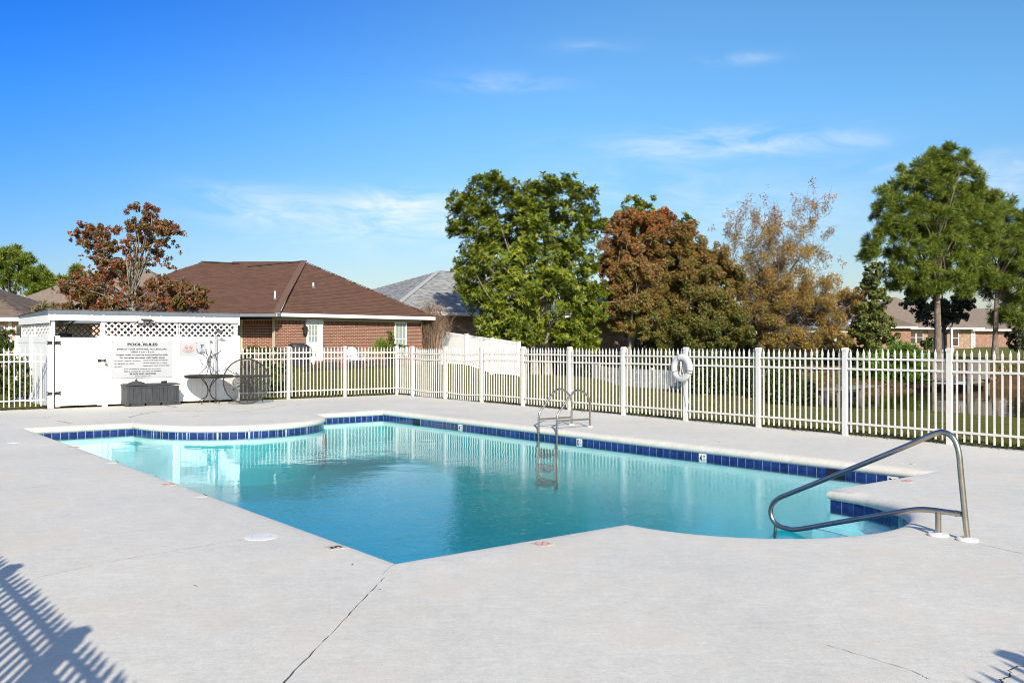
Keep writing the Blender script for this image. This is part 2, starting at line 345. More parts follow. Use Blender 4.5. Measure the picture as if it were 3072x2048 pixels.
MT['cover'] = mat('black_grill_cover', (.028, .028, .032), .6, var=.25, scale=5, bump=.4, bscale=8)
MT['rope'] = mat('rope', (.55, .52, .44), .9, var=.2, scale=40)
MT['ring'] = mat('ring_foam', (.52, .525, .53), .55, var=.10, scale=7)
MT['hose'] = mat('green_hose', (.02, .17, .09), .45, var=.2)
MT['filter'] = mat('filter_tank', (.10, .10, .11), .5, var=.1)
# ------------------------------------------------------------------ layout lines
U = Vector((.788, .616, 0)); W = Vector((-.616, .788, 0))          # pool axes: across / along, away from the camera
PH = Vector((-.88, 7.01, 0))                                       # near corner of the pool
PW, PL = 8.05, 14.09
def pool(a, b, z=0.): return PH + U * a + W * b + Vector((0, 0, z))
S0 = Vector((-11.82, 23.6, 0)); UB = Vector((.778, .628, 0)); NB = Vector((.628, -.778, 0))   # back line: shed front and back fence; NB points to the camera
FC = Vector((-3.77, 30.1, 0)); VR = Vector((.591, -.807, 0)); NR = Vector((-.807, -.591, 0))   # fence corner; line of the long fence
SLEN = 4.85
def on_line(px, o, d):                                             # distance along o + s d seen in photo column px
    k = (px - 1536) / FPX; return (k * o.y - o.x) / (d.x - k * d.y)

# ------------------------------------------------------------------ ground
CTRL = np.array([(-20, 22, 0), (-16, 26, .05), (-12, 31, .12), (-22, 34, .2), (-10, 36, .42), (-10, 39, .72), (-6, 42, .7), (-3.5, 46, .6), (-15, 41, .72), (-20, 44, .7), (-28, 45, .3), (-30, 70, .6),
    (-3, 32, .02), (-5, 31, .02), (-6, 34, .2), (0, 36, .08), (.35, 43, .12), (1.5, 43.5, .12), (4, 56, -.4), (5.8, 48, -.6), (8.1, 43, -.62), (6, 38, -.42), (3, 33, -.2), (8.4, 39, -.6), (11, 36, -.62), (13, 33, -.66),
    (14, 29, -.5), (9, 22, -.1), (10, 17, -.06), (14, 14, -.1), (3.5, 25, -.06), (-1, 29, -.03), (6, 20, -.06), (18, 25, -.6), (25, 20, -.6), (35, 18, -.5),
    (10, 55, -.4), (14, 48, -.6), (20, 56, .0), (26, 60, .05), (33, 70, .45), (35, 100, 1.15), (60, 100, 1.3), (15, 75, .4), (8, 75, .3), (0, 75, .6), (20, 95, 1.0), (50, 60, .3), (60, 40, 0), (0, 120, 1.0), (-40, 110, .8),
    (-8, 55, .8), (-15, 55, .8), (8, 8, -.1), (14, 9, -.1), (0, -8, -.1), (-10, 5, -.08), (-18, 15, -.05), (40, 140, 1.3), (100, 120, 1.5)], float)
POND = [(9.5, 35.8), (12.7, 33.0), (15.8, 28.6), (19, 24.5), (24, 22), (36, 22), (48, 30), (48, 44), (36, 50), (27, 51), (22, 49), (18, 45.5), (15.2, 43.5), (12.4, 40.5), (10.3, 38.2)]
POND_Z = -.8
DECK = [FC + VR * .0 + (-NR) * .12 + UB * .12, FC + VR * 26.2 - NR * .12, Vector((3.0, 1.75, 0)), Vector((-1.3, -1.9, 0)), Vector((-17.5, 18.6, 0)), S0 - UB * 5.6 - NB * -.02]
def inside(poly, x, y):
    x = np.asarray(x); y = np.asarray(y); r = np.zeros(x.shape, bool); n = len(poly)
    for i in range(n):
        (x0, y0), (x1, y1) = poly[i][:2], poly[(i + 1) % n][:2]
        c = (y0 > y) != (y1 > y)
        with np.errstate(divide='ignore', invalid='ignore'): r ^= c & (x < (x1 - x0) * (y - y0) / (y1 - y0) + x0)
    return r
def edge_dist(poly, x, y):
    x = np.asarray(x, float); y = np.asarray(y, float); d = np.full(x.shape, 1e9); n = len(poly)
    for i in range(n):
        a = np.array(poly[i][:2]); b = np.array(poly[(i + 1) % n][:2]); e = b - a
        t = np.clip(((x - a[0]) * e[0] + (y - a[1]) * e[1]) / (e @ e), 0, 1); d = np.minimum(d, np.hypot(x - a[0] - t * e[0], y - a[1] - t * e[1]))
    return d
DECK2 = [tuple(p[:2]) for p in DECK]
def ground_raw(x, y):
    x = np.asarray(x, float); y = np.asarray(y, float)
    d2 = (x[..., None] - CTRL[:, 0]) ** 2 + (y[..., None] - CTRL[:, 1]) ** 2 + 1.5
    w = d2 ** -2.2; return (w * CTRL[:, 2]).sum(-1) / w.sum(-1)
def ground(x, y):
    z = ground_raw(x, y)
    ins = inside(POND, x, y); d = edge_dist(POND, x, y)
    near = np.exp(-(d / 2.2) ** 2); z = z * (1 - near) + (POND_Z + .10 + .05 * np.minimum(d, 2)) * near
    z = np.where(ins, POND_Z - np.minimum(.9, .1 + d * .5), z)
    dk = inside(DECK2, x, y); dd = edge_dist(DECK2, x, y)
    z = np.where(~dk & (dd < 2.0), z * (dd / 2.0) + (-.035) * (1 - dd / 2.0), z)
    return np.where(dk, np.where(dd > .9, -3.2, np.where(dd > .3, -.3, -.06)), z)
def gz(x, y): return float(ground(np.array([x]), np.array([y]))[0])

def build_ground():
    xs = np.unique(np.concatenate([np.linspace(-900, -80, 12), np.arange(-80, -24, 2.), np.arange(-24, 40, .4), np.arange(40, 90, 2.), np.linspace(90, 900, 12)]))
    ys = np.unique(np.concatenate([np.linspace(-300, -12, 8), np.arange(-12, 66, .4), np.arange(66, 150, 2.), np.linspace(150, 1500, 14)]))
    X, Y = np.meshgrid(xs, ys); Z = ground(X, Y); nx = len(xs)
    v = np.stack([X.ravel(), Y.ravel(), Z.ravel()], 1)
    i = np.arange(len(ys) - 1)[:, None] * nx + np.arange(nx - 1)[None]; i = i.ravel()
    me = bpy.data.meshes.new('lawn'); me.from_pydata(v.tolist(), [], np.stack([i, i + 1, i + nx + 1, i + nx], 1).tolist()); me.update()
    me.polygons.foreach_set('use_smooth', [True] * len(me.polygons))
    m, nt, N, L = new_mat('lawn'); out = N.new('ShaderNodeOutputMaterial'); b = N.new('ShaderNodeBsdfPrincipled'); L.new(b.outputs[0], out.inputs[0]); b.inputs['Roughness'].default_value = .9; b.inputs['Specular IOR Level'].default_value = .1
    g = N.new('ShaderNodeNewGeometry')
    def noise(sc, det, ro=.6):
        n = N.new('ShaderNodeTexNoise'); n.inputs['Scale'].default_value = sc; n.inputs['Detail'].default_value = det; n.inputs['Roughness'].default_value = ro; L.new(g.outputs['Position'], n.inputs['Vector']); return n.outputs[0]
    r = ramp(N, [(.28, (.085, .090, .020)), (.5, (.135, .138, .032)), (.72, (.19, .165, .055))]); L.new(noise(2.2, 10, .72), r.inputs[0])
    # fallen leaves and bare earth: the banks of the pond and patches under the trees
    at = N.new('ShaderNodeAttribute'); at.attribute_name = 'earth'
    r2 = ramp(N, [(.3, (.055, .034, .019)), (.55, (.125, .075, .04)), (.75, (.20, .125, .065))]); L.new(noise(7, 8, .75), r2.inputs[0])
    ms = N.new('ShaderNodeMath'); ms.operation = 'MULTIPLY_ADD'; L.new(noise(1.4, 8, .7), ms.inputs[0]); ms.inputs[1].default_value = 1.6; ms.inputs[2].default_value = -.8
    ad = N.new('ShaderNodeMath'); ad.operation = 'ADD'; ad.use_clamp = True; L.new(ms.outputs[0], ad.inputs[0]); L.new(at.outputs['Fac'], ad.inputs[1])
    ad2 = N.new('ShaderNodeMath'); ad2.operation = 'MULTIPLY'; L.new(ad.outputs[0], ad2.inputs[0]); L.new(at.outputs['Fac'], ad2.inputs[1]); ad2.use_clamp = True
    mx = N.new('ShaderNodeMix'); mx.data_type = 'RGBA'; L.new(ad2.outputs[0], mx.inputs['Factor']); L.new(r.outputs[0], mx.inputs['A']); L.new(r2.outputs[0], mx.inputs['B']); L.new(mx.outputs['Result'], b.inputs['Base Color'])
    bp = N.new('ShaderNodeBump'); bp.inputs['Strength'].default_value = .8; bp.inputs['Distance'].default_value = .06; L.new(noise(18, 6, .8), bp.inputs['Height']); L.new(bp.outputs[0], b.inputs['Normal'])
    me.materials.append(m)
    dp = edge_dist(POND, X, Y); far = Y > 36.5
    earth = np.where(far & (X > 8) , np.exp(-(dp / 7.0) ** 2) * 1.1, np.exp(-(dp / .5) ** 2))
    earth = np.maximum(earth, np.exp(-((X - 26) ** 2 + (Y - 60) ** 2) / 90.) * 1.0); earth = np.maximum(earth, np.exp(-((X - 14) ** 2 + (Y - 50) ** 2) / 40.))
    earth = np.maximum(earth, np.exp(-((X - 1.5) ** 2 + (Y - 46) ** 2) / 12.)); earth = np.maximum(earth, np.exp(-(edge_dist(DECK2, X, Y) / .45) ** 2))
    earth = np.where(inside(POND, X, Y), 1, earth)
    a = me.attributes.new('earth', 'FLOAT', 'POINT'); a.data.foreach_set('value', earth.ravel().astype(np.float32))
    o = link('lawn', me); o['kind'] = 'structure'
    # the pond
    mb = MB(); mb.add([(x, y, POND_Z) for x, y in POND], [tuple(range(len(POND)))])
    m, nt, N, L = new_mat('pond_water'); out = N.new('ShaderNodeOutputMaterial'); b = N.new('ShaderNodeBsdfPrincipled'); L.new(b.outputs[0], out.inputs[0])
    b.inputs['Base Color'].default_value = (.035, .026, .012, 1); b.inputs['Roughness'].default_value = .03; b.inputs['IOR'].default_value = 1.33
    g = N.new('ShaderNodeNewGeometry'); n = N.new('ShaderNodeTexNoise'); n.inputs['Scale'].default_value = 1.5; n.inputs['Detail'].default_value = 3; L.new(g.outputs['Position'], n.inputs['Vector'])
    bp = N.new('ShaderNodeBump'); bp.inputs['Strength'].default_value = .08; bp.inputs['Distance'].default_value = .1; L.new(n.outputs[0], bp.inputs['Height']); L.new(bp.outputs[0], b.inputs['Normal'])
    struct('pond_water', mb, m)
build_ground()

# ------------------------------------------------------------------ pool outline
def outline(dense=True):
    pts = [(0, 0), (2.45, 0)]; c, r = 4.10, 1.64; n = 28
    pts += [(c - r * math.cos(math.pi * k / n), -r * math.sin(math.pi * k / n)) for k in range(2, n - 1)]
    pts += [(c + r, 0), (PW, 0), (PW, PL), (6.16, PL)]
    c, ra, rb, n = 4.10, 2.06, 2.16, 32
    pts += [(c + ra * math.cos(math.pi * k / n), PL - rb * math.sin(math.pi * k / n)) for k in range(1, n)]
    pts += [(2.04, PL), (0, PL)]
    return pts
OUT = outline()
def offset(pts, d):                                               # outward is to the right of the walking direction
    n = len(pts); res = []
    for i in range(n):
        p0, p1, p2 = Vector(pts[i - 1]), Vector(pts[i]), Vector(pts[(i + 1) % n])
        a, b = (p1 - p0).normalized(), (p2 - p1).normalized()
        n1, n2 = Vector((a.y, -a.x)), Vector((b.y, -b.x)); m = (n1 + n2); m = m / max(m.length_squared / 2, .35) if m.length > 1e-6 else n1
        res.append(p1 + m * d)
    return res
from mathutils.geometry import tessellate_polygon
def build_deck():
    hole = [pool(p.x, p.y) for p in offset(OUT, .30)]
    rnd = random.Random(3)
    a, b = Vector((-.90, 6.55, 0)), Vector((-1.36, 2.2, 0)); d = (b - a).normalized(); sd = Vector((d.y, -d.x, 0)); L = (b - a).length; k = 60
    mid = [a + d * (L * i / k) + sd * (rnd.gauss(0, .0035)) for i in range(k + 1)]
    wd = [max(.0022, .0045 + rnd.gauss(0, .0016)) * (1.2 if i > 20 else .8) for i in range(k + 1)]
    crack = [p - sd * w for p, w in zip(mid, wd)] + [p + sd * w for p, w in zip(mid[::-1], wd[::-1])]
    loops = [DECK, hole, crack]; flat = [p for l in loops for p in l]; tris = tessellate_polygon(loops); n = len(flat)
    mb = MB(); mb.add(flat, [])
    for t in tris:
        p, q, r = (flat[i] for i in t)
        mb.f.append(tuple(t) if (q - p).cross(r - p).z > 0 else tuple(reversed(t)))
    o = 0
    for l, dep in ((DECK, .14), (hole, .06), (crack, .03)):
        m = len(l); s0 = len(mb.v); mb.v += [(p.x, p.y, -dep) for p in l]
        mb.f += [(o + i, o + (i + 1) % m, s0 + (i + 1) % m, s0 + i) for i in range(m)]; o += m
    deck = struct('pool_deck', mb, MT['deck'])
    mb = MB(); mb.add([a - sd * .05 - d * .03 + Vector((0, 0, -.0045)), a + sd * .05 - d * .03 + Vector((0, 0, -.0045)), b + sd * .05 + Vector((0, 0, -.0045)), b - sd * .05 + Vector((0, 0, -.0045))], [(0, 1, 2, 3)])
    part('joint_filler', mb, MT['joint'], deck)
    # hairline joints and old cracks, filled flush
    def hair(pts, w, m, wob=.006, seed=1):
        r = random.Random(seed); pts = spline(pts, 10); mb = MB(); L_, R_ = [], []
        for i, p in enumerate(pts):
            t = (pts[min(i + 1, len(pts) - 1)] - pts[max(i - 1, 0)]).normalized(); s_ = Vector((t.y, -t.x, 0)); c = p + s_ * r.gauss(0, wob); ww = w * (.35 + r.random())
            L_.append(c - s_ * ww + Vector((0, 0, .003))); R_.append(c + s_ * ww + Vector((0, 0, .003)))
        k = len(pts); mb.add(L_ + R_, [(i, k + i, k + i + 1, i + 1) for i in range(k - 1)]); part('deck_crack', mb, m, deck)
    hair([G(-60, 1478), G(200, 1450), G(462, 1421)], .006, MT['joint_pale'], seed=2)
    hair([G(60, 1742), G(400, 1672), G(815, 1604)], .004, MT['joint_pale'], seed=3)
    hair([G(2480, 1935), G(2700, 2000), G(2790, 2036)], .0014, MT['joint'], .004, seed=5)
    hair([G(2930, 1632), G(3000, 1645), G(3130, 1675)], .0022, MT['joint'], .004, seed=6)
    hair([G(3130, 1985), G(3055, 1998), G(3020, 2030), G(2990, 2060)], .004, MT['joint'], .012, seed=7)
    hair([G(385, 1252), G(460, 1236), G(560, 1233), G(700, 1234)], .012, MT['joint'], .012, seed=9)
    hair([G(690, 1238), G(770, 1229), G(860, 1214), G(905, 1216)], .008, MT['joint'], .012, seed=10)
    hair([G(470, 1210), G(530, 1222)], .012, MT['joint'], .01, seed=11)
    hair([G(170, 1262), G(218, 1270)], .012, MT['joint'], .01, seed=12)
    hair([G(905, 1222), G(1000, 1212), G(1230, 1206)], .006, MT['joint_pale'], .012, seed=13)
    hair([G(2210, 1330), G(2260, 1334), G(2360, 1338)], .003, MT['joint_pale'], .004, seed=14)
    return deck
deck = build_deck()

def build_coping():
    root = link('pool_coping', None); root['kind'] = 'structure'
    bed = [[pool(q.x, q.y, z) for q in offset(OUT, d)] for d, z in ((.31, -.012), (.0, -.03), (-.012, -.05))]; n = len(OUT); mb = MB(); mb.v = [tuple(q) for r_ in bed for q in r_]
    mb.f = [(k * n + i, k * n + (i + 1) % n, (k + 1) * n + (i + 1) % n, (k + 1) * n + i) for k in range(2) for i in range(n)]; part('mortar_bed', mb, MT['joint_pale'], root)
    prof = [(.30, 0.0), (.15, .001), (.085, -.002), (.042, -.008), (.006, -.022), (-.022, -.045), (-.034, -.074), (-.030, -.102), (-.015, -.120), (.06, -.124)]
    offs = [offset(OUT, d) for d, _ in prof]; n = len(OUT)
    # break the ring at the corners and every few metres on the straights
    segs = []; cur = [0]
    def ring(t):                                                  # t = (i, f): point on edge i at fraction f
        i, f = t; return [pool(*(o[i].lerp(o[(i + 1) % n], f)), z) for o, (d, z) in zip(offs, prof)]
    stations = []
    for i in range(n):
        p, q = Vector(OUT[i]), Vector(OUT[(i + 1) % n]); L = (q - p).length; stations.append((i, 0., i in (0,)))
        if L > 3:
            k = round(L / 3.1)
            for j in range(1, k): stations.append((i, j / k, True))
    stations = [(i, f, b or (f == 0 and i in (0, 28, 29, 62, 63))) for i, f, b in stations]
    starts = [k for k, s_ in enumerate(stations) if s_[2]]
    # the bulge and the bay each carry one joint more
    for extra in (38, 48): starts = sorted(set(starts + [next(k for k, s_ in enumerate(stations) if s_[0] == extra)]))
    N_ = len(stations)
    for a, k0 in enumerate(starts):
        k1 = starts[(a + 1) % len(starts)] + (N_ if a + 1 >= len(starts) else 0)
        rings = [ring(stations[k % N_][:2]) for k in range(k0, k1 + 1)]
        g0 = (rings[1][2] - rings[0][2]).normalized() * .0035; g1 = (rings[-1][2] - rings[-2][2]).normalized() * .0035
        rings[0] = [p + g0 for p in rings[0]]; rings[-1] = [p - g1 for p in rings[-1]]
        mb = MB(); m = len(prof)
        for r in rings: mb.v += [tuple(p) for p in r]
        for i in range(len(rings) - 1): mb.f += [(i * m + j, i * m + j + 1, (i + 1) * m + j + 1, (i + 1) * m + j) for j in range(m - 1)]
        mb.f += [tuple(range(m - 1, -1, -1)), tuple((len(rings) - 1) * m + j for j in range(m))]
        part('coping_section', mb, MT['coping'], root, smooth=True)
build_coping()

WATER_Z = -.203
def floor_z(b): return -1.14 - .58 * max(0, math.sin(math.pi * min(max((b - 1.0) / 11.5, 0), 1)))
def build_basin():
    m, nt, N, L = new_mat('pool_plaster'); out = N.new('ShaderNodeOutputMaterial'); b = N.new('ShaderNodeBsdfPrincipled'); L.new(b.outputs[0], out.inputs[0]); b.inputs['Roughness'].default_value = .8
    g = N.new('ShaderNodeNewGeometry'); n = N.new('ShaderNodeTexNoise'); n.inputs['Scale'].default_value = 2; n.inputs['Detail'].default_value = 7; L.new(g.outputs['Position'], n.inputs['Vector'])
    r = ramp(N, [(.3, (.50, .78, .80)), (.7, (.58, .85, .86))]); L.new(n.outputs[0], r.inputs[0]); L.new(r.outputs[0], b.inputs['Base Color'])
    MT['plaster'] = m
    mb = MB(); n = len(OUT)
    w0 = [pool(p[0], p[1], -.121) for p in OUT]; w1 = [pool(p[0], p[1], -.295) for p in OUT]; w2 = [pool(p[0], p[1], -2.2) for p in OUT]
    mb.add(w1 + w2, [(i, n + i, n + (i + 1) % n, (i + 1) % n) for i in range(n)])
    k = 40; rows = []
    for i in range(k + 1):
        bb = -1.8 + (PL + 1.9) * i / k; z = floor_z(bb); rows += [pool(-.2, bb, z), pool(PW + .2, bb, z)]
    mb.add(rows, [(2 * i, 2 * i + 1, 2 * i + 3, 2 * i + 2) for i in range(k)])
    basin = struct('pool_basin', mb, m)
    mb = MB(); mb.add(w0 + w1, [(i, n + i, n + (i + 1) % n, (i + 1) % n) for i in range(n)]); part('grout_band', mb, MT['grout'], basin)
    # steps in the bay
    for r0, z in ((1.645, -.42), (1.28, -.60), (.92, -.78)):
        ring = [(4.10 - r0 * math.cos(math.pi * q / 24), -r0 * math.sin(math.pi * q / 24)) for q in range(25)]
        inner = r0 - .365
        mb = MB(); pa = [pool(a, c, z) for a, c in ring]
        pin = [pool(4.10 + (a - 4.10) * inner / r0, c * inner / r0, z) for a, c in ring]; lo = [p - Vector((0, 0, .2)) for p in pin]
        mb.add(pa + pin + lo, [(i, 25 + i, 26 + i, i + 1) for i in range(24)] + [(25 + i, 50 + i, 51 + i, 26 + i) for i in range(24)])
        part('step', mb, m, basin)
        tl = MB()
        for i in range(0, 48):
            t0, t1 = math.pi * (i + .08) / 48, math.pi * (i + .92) / 48
            q = [pool(4.10 - rr * math.cos(t), -rr * math.sin(t), z + .003) for rr, t in ((inner + .005, t0), (inner + .055, t0), (inner + .055, t1), (inner + .005, t1))]
            tl.add(q, [(0, 1, 2, 3)])
        e = part('step_tile', tl, MT['tile'], basin); e['kind'] = 'stuff'
    # the waterline tiles, one by one
    tile = MB().box((0, 0, 0), (.147, .005, .147)).mesh('tile', MT['tile'])
    n = len(OUT); vis, hid = [], []; markers = []
    spec = {}
    E0, E1 = pool(PW, 0), pool(PW, PL)
    def edge_b(px):                                                # column px -> distance along the long far wall
        return on_line(px, E0, W)
    for px, s_ in ((2125, '4'), (1741, '5'), (1386, '4'), (2712, '3')): spec[round(edge_b(px) / .1568)] = s_
    skim = {round(edge_b(2525) / .1568), round(edge_b(2525) / .1568) + 1, round(edge_b(1255) / .1568), round(edge_b(1255) / .1568) + 1}
    def lay(p, q, visible, long=False):
        p, q = Vector(p), Vector(q); d = q - p; L = d.length; k = max(1, round(L / .1568)); d = d / L
        for j in range(k):
            c = p + d * (L * (j + .5) / k); X = U * d.x + W * d.y; Nn = U * d.y - W * d.x      # outward
            M = frame(pool(c.x, c.y, -.206) - Nn * .0005, X, Nn, (0, 0, 1))
            if long and j in spec: markers.append((M, spec[j], X, Nn)); continue
            if long and j in skim: continue
            (vis if visible else hid).append(M)
    i = 0
    lay(OUT[0], OUT[1], False)
    run = []
    def lay_arc(pts, visible):
        pts = [Vector(p) for p in pts]; cum = [0]
        for a, c in zip(pts, pts[1:]): cum.append(cum[-1] + (c - a).length)
        k = round(cum[-1] / .1568)
        def at(s_):
            j = max(0, min(len(cum) - 2, sum(1 for c in cum if c <= s_) - 1)); f = (s_ - cum[j]) / (cum[j + 1] - cum[j]); return pts[j].lerp(pts[j + 1], f)
        st = [at(cum[-1] * j / k) for j in range(k + 1)]
        for j in range(k): lay(st[j], st[j + 1], visible if isinstance(visible, bool) else visible(j / k))
    lay_arc(OUT[1:28], lambda f: f > .45)
    lay(OUT[27], OUT[28], False); lay(OUT[28], OUT[29], True, True); lay(OUT[29], OUT[30], True); lay_arc(OUT[30:63], True); lay(OUT[62], OUT[63], True); lay(OUT[63], OUT[0], False)
    pieces('tile', tile, vis, basin)
    tl = MB()
    for M in hid:
        t = MB().box((0, 0, 0), (.147, .005, .147)); tl.add([M @ Vector(p) for p in t.v], t.f)
    o = part('tile', tl, MT['tile'], basin); o['kind'] = 'stuff'
    for M, s_, X, Nn in markers:
        c = M.translation + Nn * .003
        o = part('depth_marker', MB().box(c, (.152, .014, .15), X, Nn), MT['marker'], basin); o['label'] = f'white {s_} FT depth marker tile at the waterline'
        t = MB(); f = c - Nn * .0085; Xv = X * -1 if X.dot(Vector((1, 0, 0))) < 0 else X
        print_on(t, s_, f - Xv * .035, Xv, Vector((0, 0, 1)), -Nn, .055, .105, .03); print_on(t, 'FT', f + Xv * .035 + Vector((0, 0, .028)), Xv, Vector((0, 0, 1)), -Nn, .042, .038, .03)
        part('lettering', t, MT['ink'], o)
    for px in (2525, 1255):                                        # skimmer mouths
        b0 = (round(edge_b(px) / .1568) + 1) * .1568
        mb = MB(); c = pool(PW, b0, -.20)
        for s_ in (-1, 1): mb.box(c + W * (.152 * s_) + U * .004, (.012, .016, .15), W, U)
        mb.box(c + Vector((0, 0, .072)) - U * .002, (.30, .014, .012), W, U); mb.box(c + Vector((0, 0, -.072)) - U * .002, (.30, .014, .012), W, U)
        o = part('skimmer_mouth', mb, MT['blue_ink'], basin); part('weir_flap', MB().box(c - U * .004, (.29, .004, .13), W, U), MT['ink'], o)
    return basin
basin = build_basin()

def build_water():
    ring = offset(OUT, .012); n = len(ring); top = [pool(p.x, p.y, WATER_Z) for p in ring]; bot = [pool(p.x, p.y, -2.1) for p in ring]
    mb = MB(); mb.v = [tuple(p) for p in top + bot]
    tris = tessellate_polygon([top])
    for t in tris:
        p, q, r = (top[i] for i in t); t = tuple(t) if (q - p).cross(r - p).z > 0 else tuple(reversed(t))
        mb.f.append(t); mb.f.append(tuple(i + n for i in reversed(t)))
    mb.f += [(i, n + i, n + (i + 1) % n, (i + 1) % n) for i in range(n)]
    m, nt, N, L = new_mat('pool_water'); out = N.new('ShaderNodeOutputMaterial')
    g = N.new('ShaderNodeNewGeometry')
    def noise(sc, det, st=(1, 1, 1), rot=0, dist=0.):
        mp = N.new('ShaderNodeMapping'); mp.inputs['Scale'].default_value = st; mp.inputs['Rotation'].default_value = (0, 0, rot); L.new(g.outputs['Position'], mp.inputs[0])
        x = N.new('ShaderNodeTexNoise'); x.inputs['Scale'].default_value = sc; x.inputs['Detail'].default_value = det; x.inputs['Distortion'].default_value = dist; L.new(mp.outputs[0], x.inputs['Vector']); return x.outputs[0]
    def M2(op, a, c):
        q = N.new('ShaderNodeMath'); q.operation = op
        for k, v_ in enumerate((a, c)):
            if isinstance(v_, float): q.inputs[k].default_value = v_
            else: L.new(v_, q.inputs[k])
        return q.outputs[0]
    # swell plus ripple; patches of the surface lie calmer than others
    calm = N.new('ShaderNodeMapRange'); calm.inputs[1].default_value = .38; calm.inputs[2].default_value = .66; calm.inputs[3].default_value = .25; calm.inputs[4].default_value = 1.0; L.new(noise(.32, 3), calm.inputs[0])
    # the wind ruffles the near half of the pool more than the far half
    vd = N.new('ShaderNodeVectorMath'); vd.operation = 'DOT_PRODUCT'; L.new(g.outputs['Position'], vd.inputs[0]); vd.inputs[1].default_value = tuple(W)
    wm = N.new('ShaderNodeMapRange'); wm.inputs[1].default_value = PH.dot(W) + 2.0; wm.inputs[2].default_value = PH.dot(W) + 6.0; wm.inputs[3].default_value = 1.0; wm.inputs[4].default_value = 0.05; L.new(vd.outputs['Value'], wm.inputs[0])
    fine = M2('MULTIPLY', M2('MULTIPLY', noise(15.0, 2, (1, 1.2, 1), .5, 1.2), WAVE_C), wm.outputs[0])
    h = M2('ADD', fine, M2('ADD', M2('MULTIPLY', noise(1.6, 2, (1, 1, 1)), WAVE_A), M2('MULTIPLY', M2('MULTIPLY', noise(9.0, 3, (1, 1.25, 1), .3, .6), WAVE_B), calm.outputs[0])))
    bp = N.new('ShaderNodeBump'); bp.inputs['Strength'].default_value = 1.0; bp.inputs['Distance'].default_value = 1.0; L.new(h, bp.inputs['Height'])
    lw = N.new('ShaderNodeLayerWeight'); lw.inputs[0].default_value = .5; L.new(bp.outputs[0], lw.inputs['Normal'])
    schlick = M2('MULTIPLY_ADD', M2('POWER', lw.outputs['Facing'], 5.0), .98); schlick.node.inputs[2].default_value = .02
    gl = N.new('ShaderNodeBsdfGlossy'); gl.inputs['Roughness'].default_value = .0; L.new(bp.outputs[0], gl.inputs['Normal'])
    tr = N.new('ShaderNodeBsdfTransparent'); tr.inputs[0].default_value = (.97, 1, 1, 1)
    mx = N.new('ShaderNodeMixShader'); L.new(schlick, mx.inputs[0]); L.new(tr.outputs[0], mx.inputs[1]); L.new(gl.outputs[0], mx.inputs[2]); L.new(mx.outputs[0], out.inputs[0])
    va = N.new('ShaderNodeVolumeAbsorption'); va.inputs[0].default_value = WATER_TINT; va.inputs[1].default_value = WATER_DENS; L.new(va.outputs[0], out.inputs['Volume'])
    struct('pool_water', mb, m, smooth=False)
WAVE_A, WAVE_B, WAVE_C = .0036, .0009, .0021
WATER_TINT, WATER_DENS = (.0, .84, .868, 1), .80
build_water()

# ------------------------------------------------------------------ picket fences
PICK = MB()
def _picket():
    s = .0118; m = MB(); m.box((0, 0, .74), (2 * s, 2 * s, 1.36))
    def ring(r, z): return [(-r, -r, z), (r, -r, z), (r, r, z), (-r, r, z)]
    lv = [(s * 1.02, 1.42), (.0155, 1.425), (.0155, 1.442), (.011, 1.447), (.0165, 1.466), (.009, 1.51), (.002, 1.555)]; vs = [p for r, z in lv for p in ring(r, z)]
    fs = [(i * 4 + j, i * 4 + (j + 1) % 4, (i + 1) * 4 + (j + 1) % 4, (i + 1) * 4 + j) for i in range(len(lv) - 1) for j in range(4)]
    m.add(vs, fs + [(3, 2, 1, 0)]); return m.mesh('picket', MT['white_metal'])
PICKET = _picket()
def _post():
    m = MB(); m.box((0, 0, .765), (.083, .083, 1.53)); m.box((0, 0, 1.55), (.098, .098, .04)); m.hexa([(-.046, -.046, 1.57), (.046, -.046, 1.57), (.046, .046, 1.57), (-.046, .046, 1.57), (-.036, -.036, 1.582), (.036, -.036, 1.582), (.036, .036, 1.582), (-.036, .036, 1.582)]); return m.mesh('post', MT['white_metal'])
POST = _post()
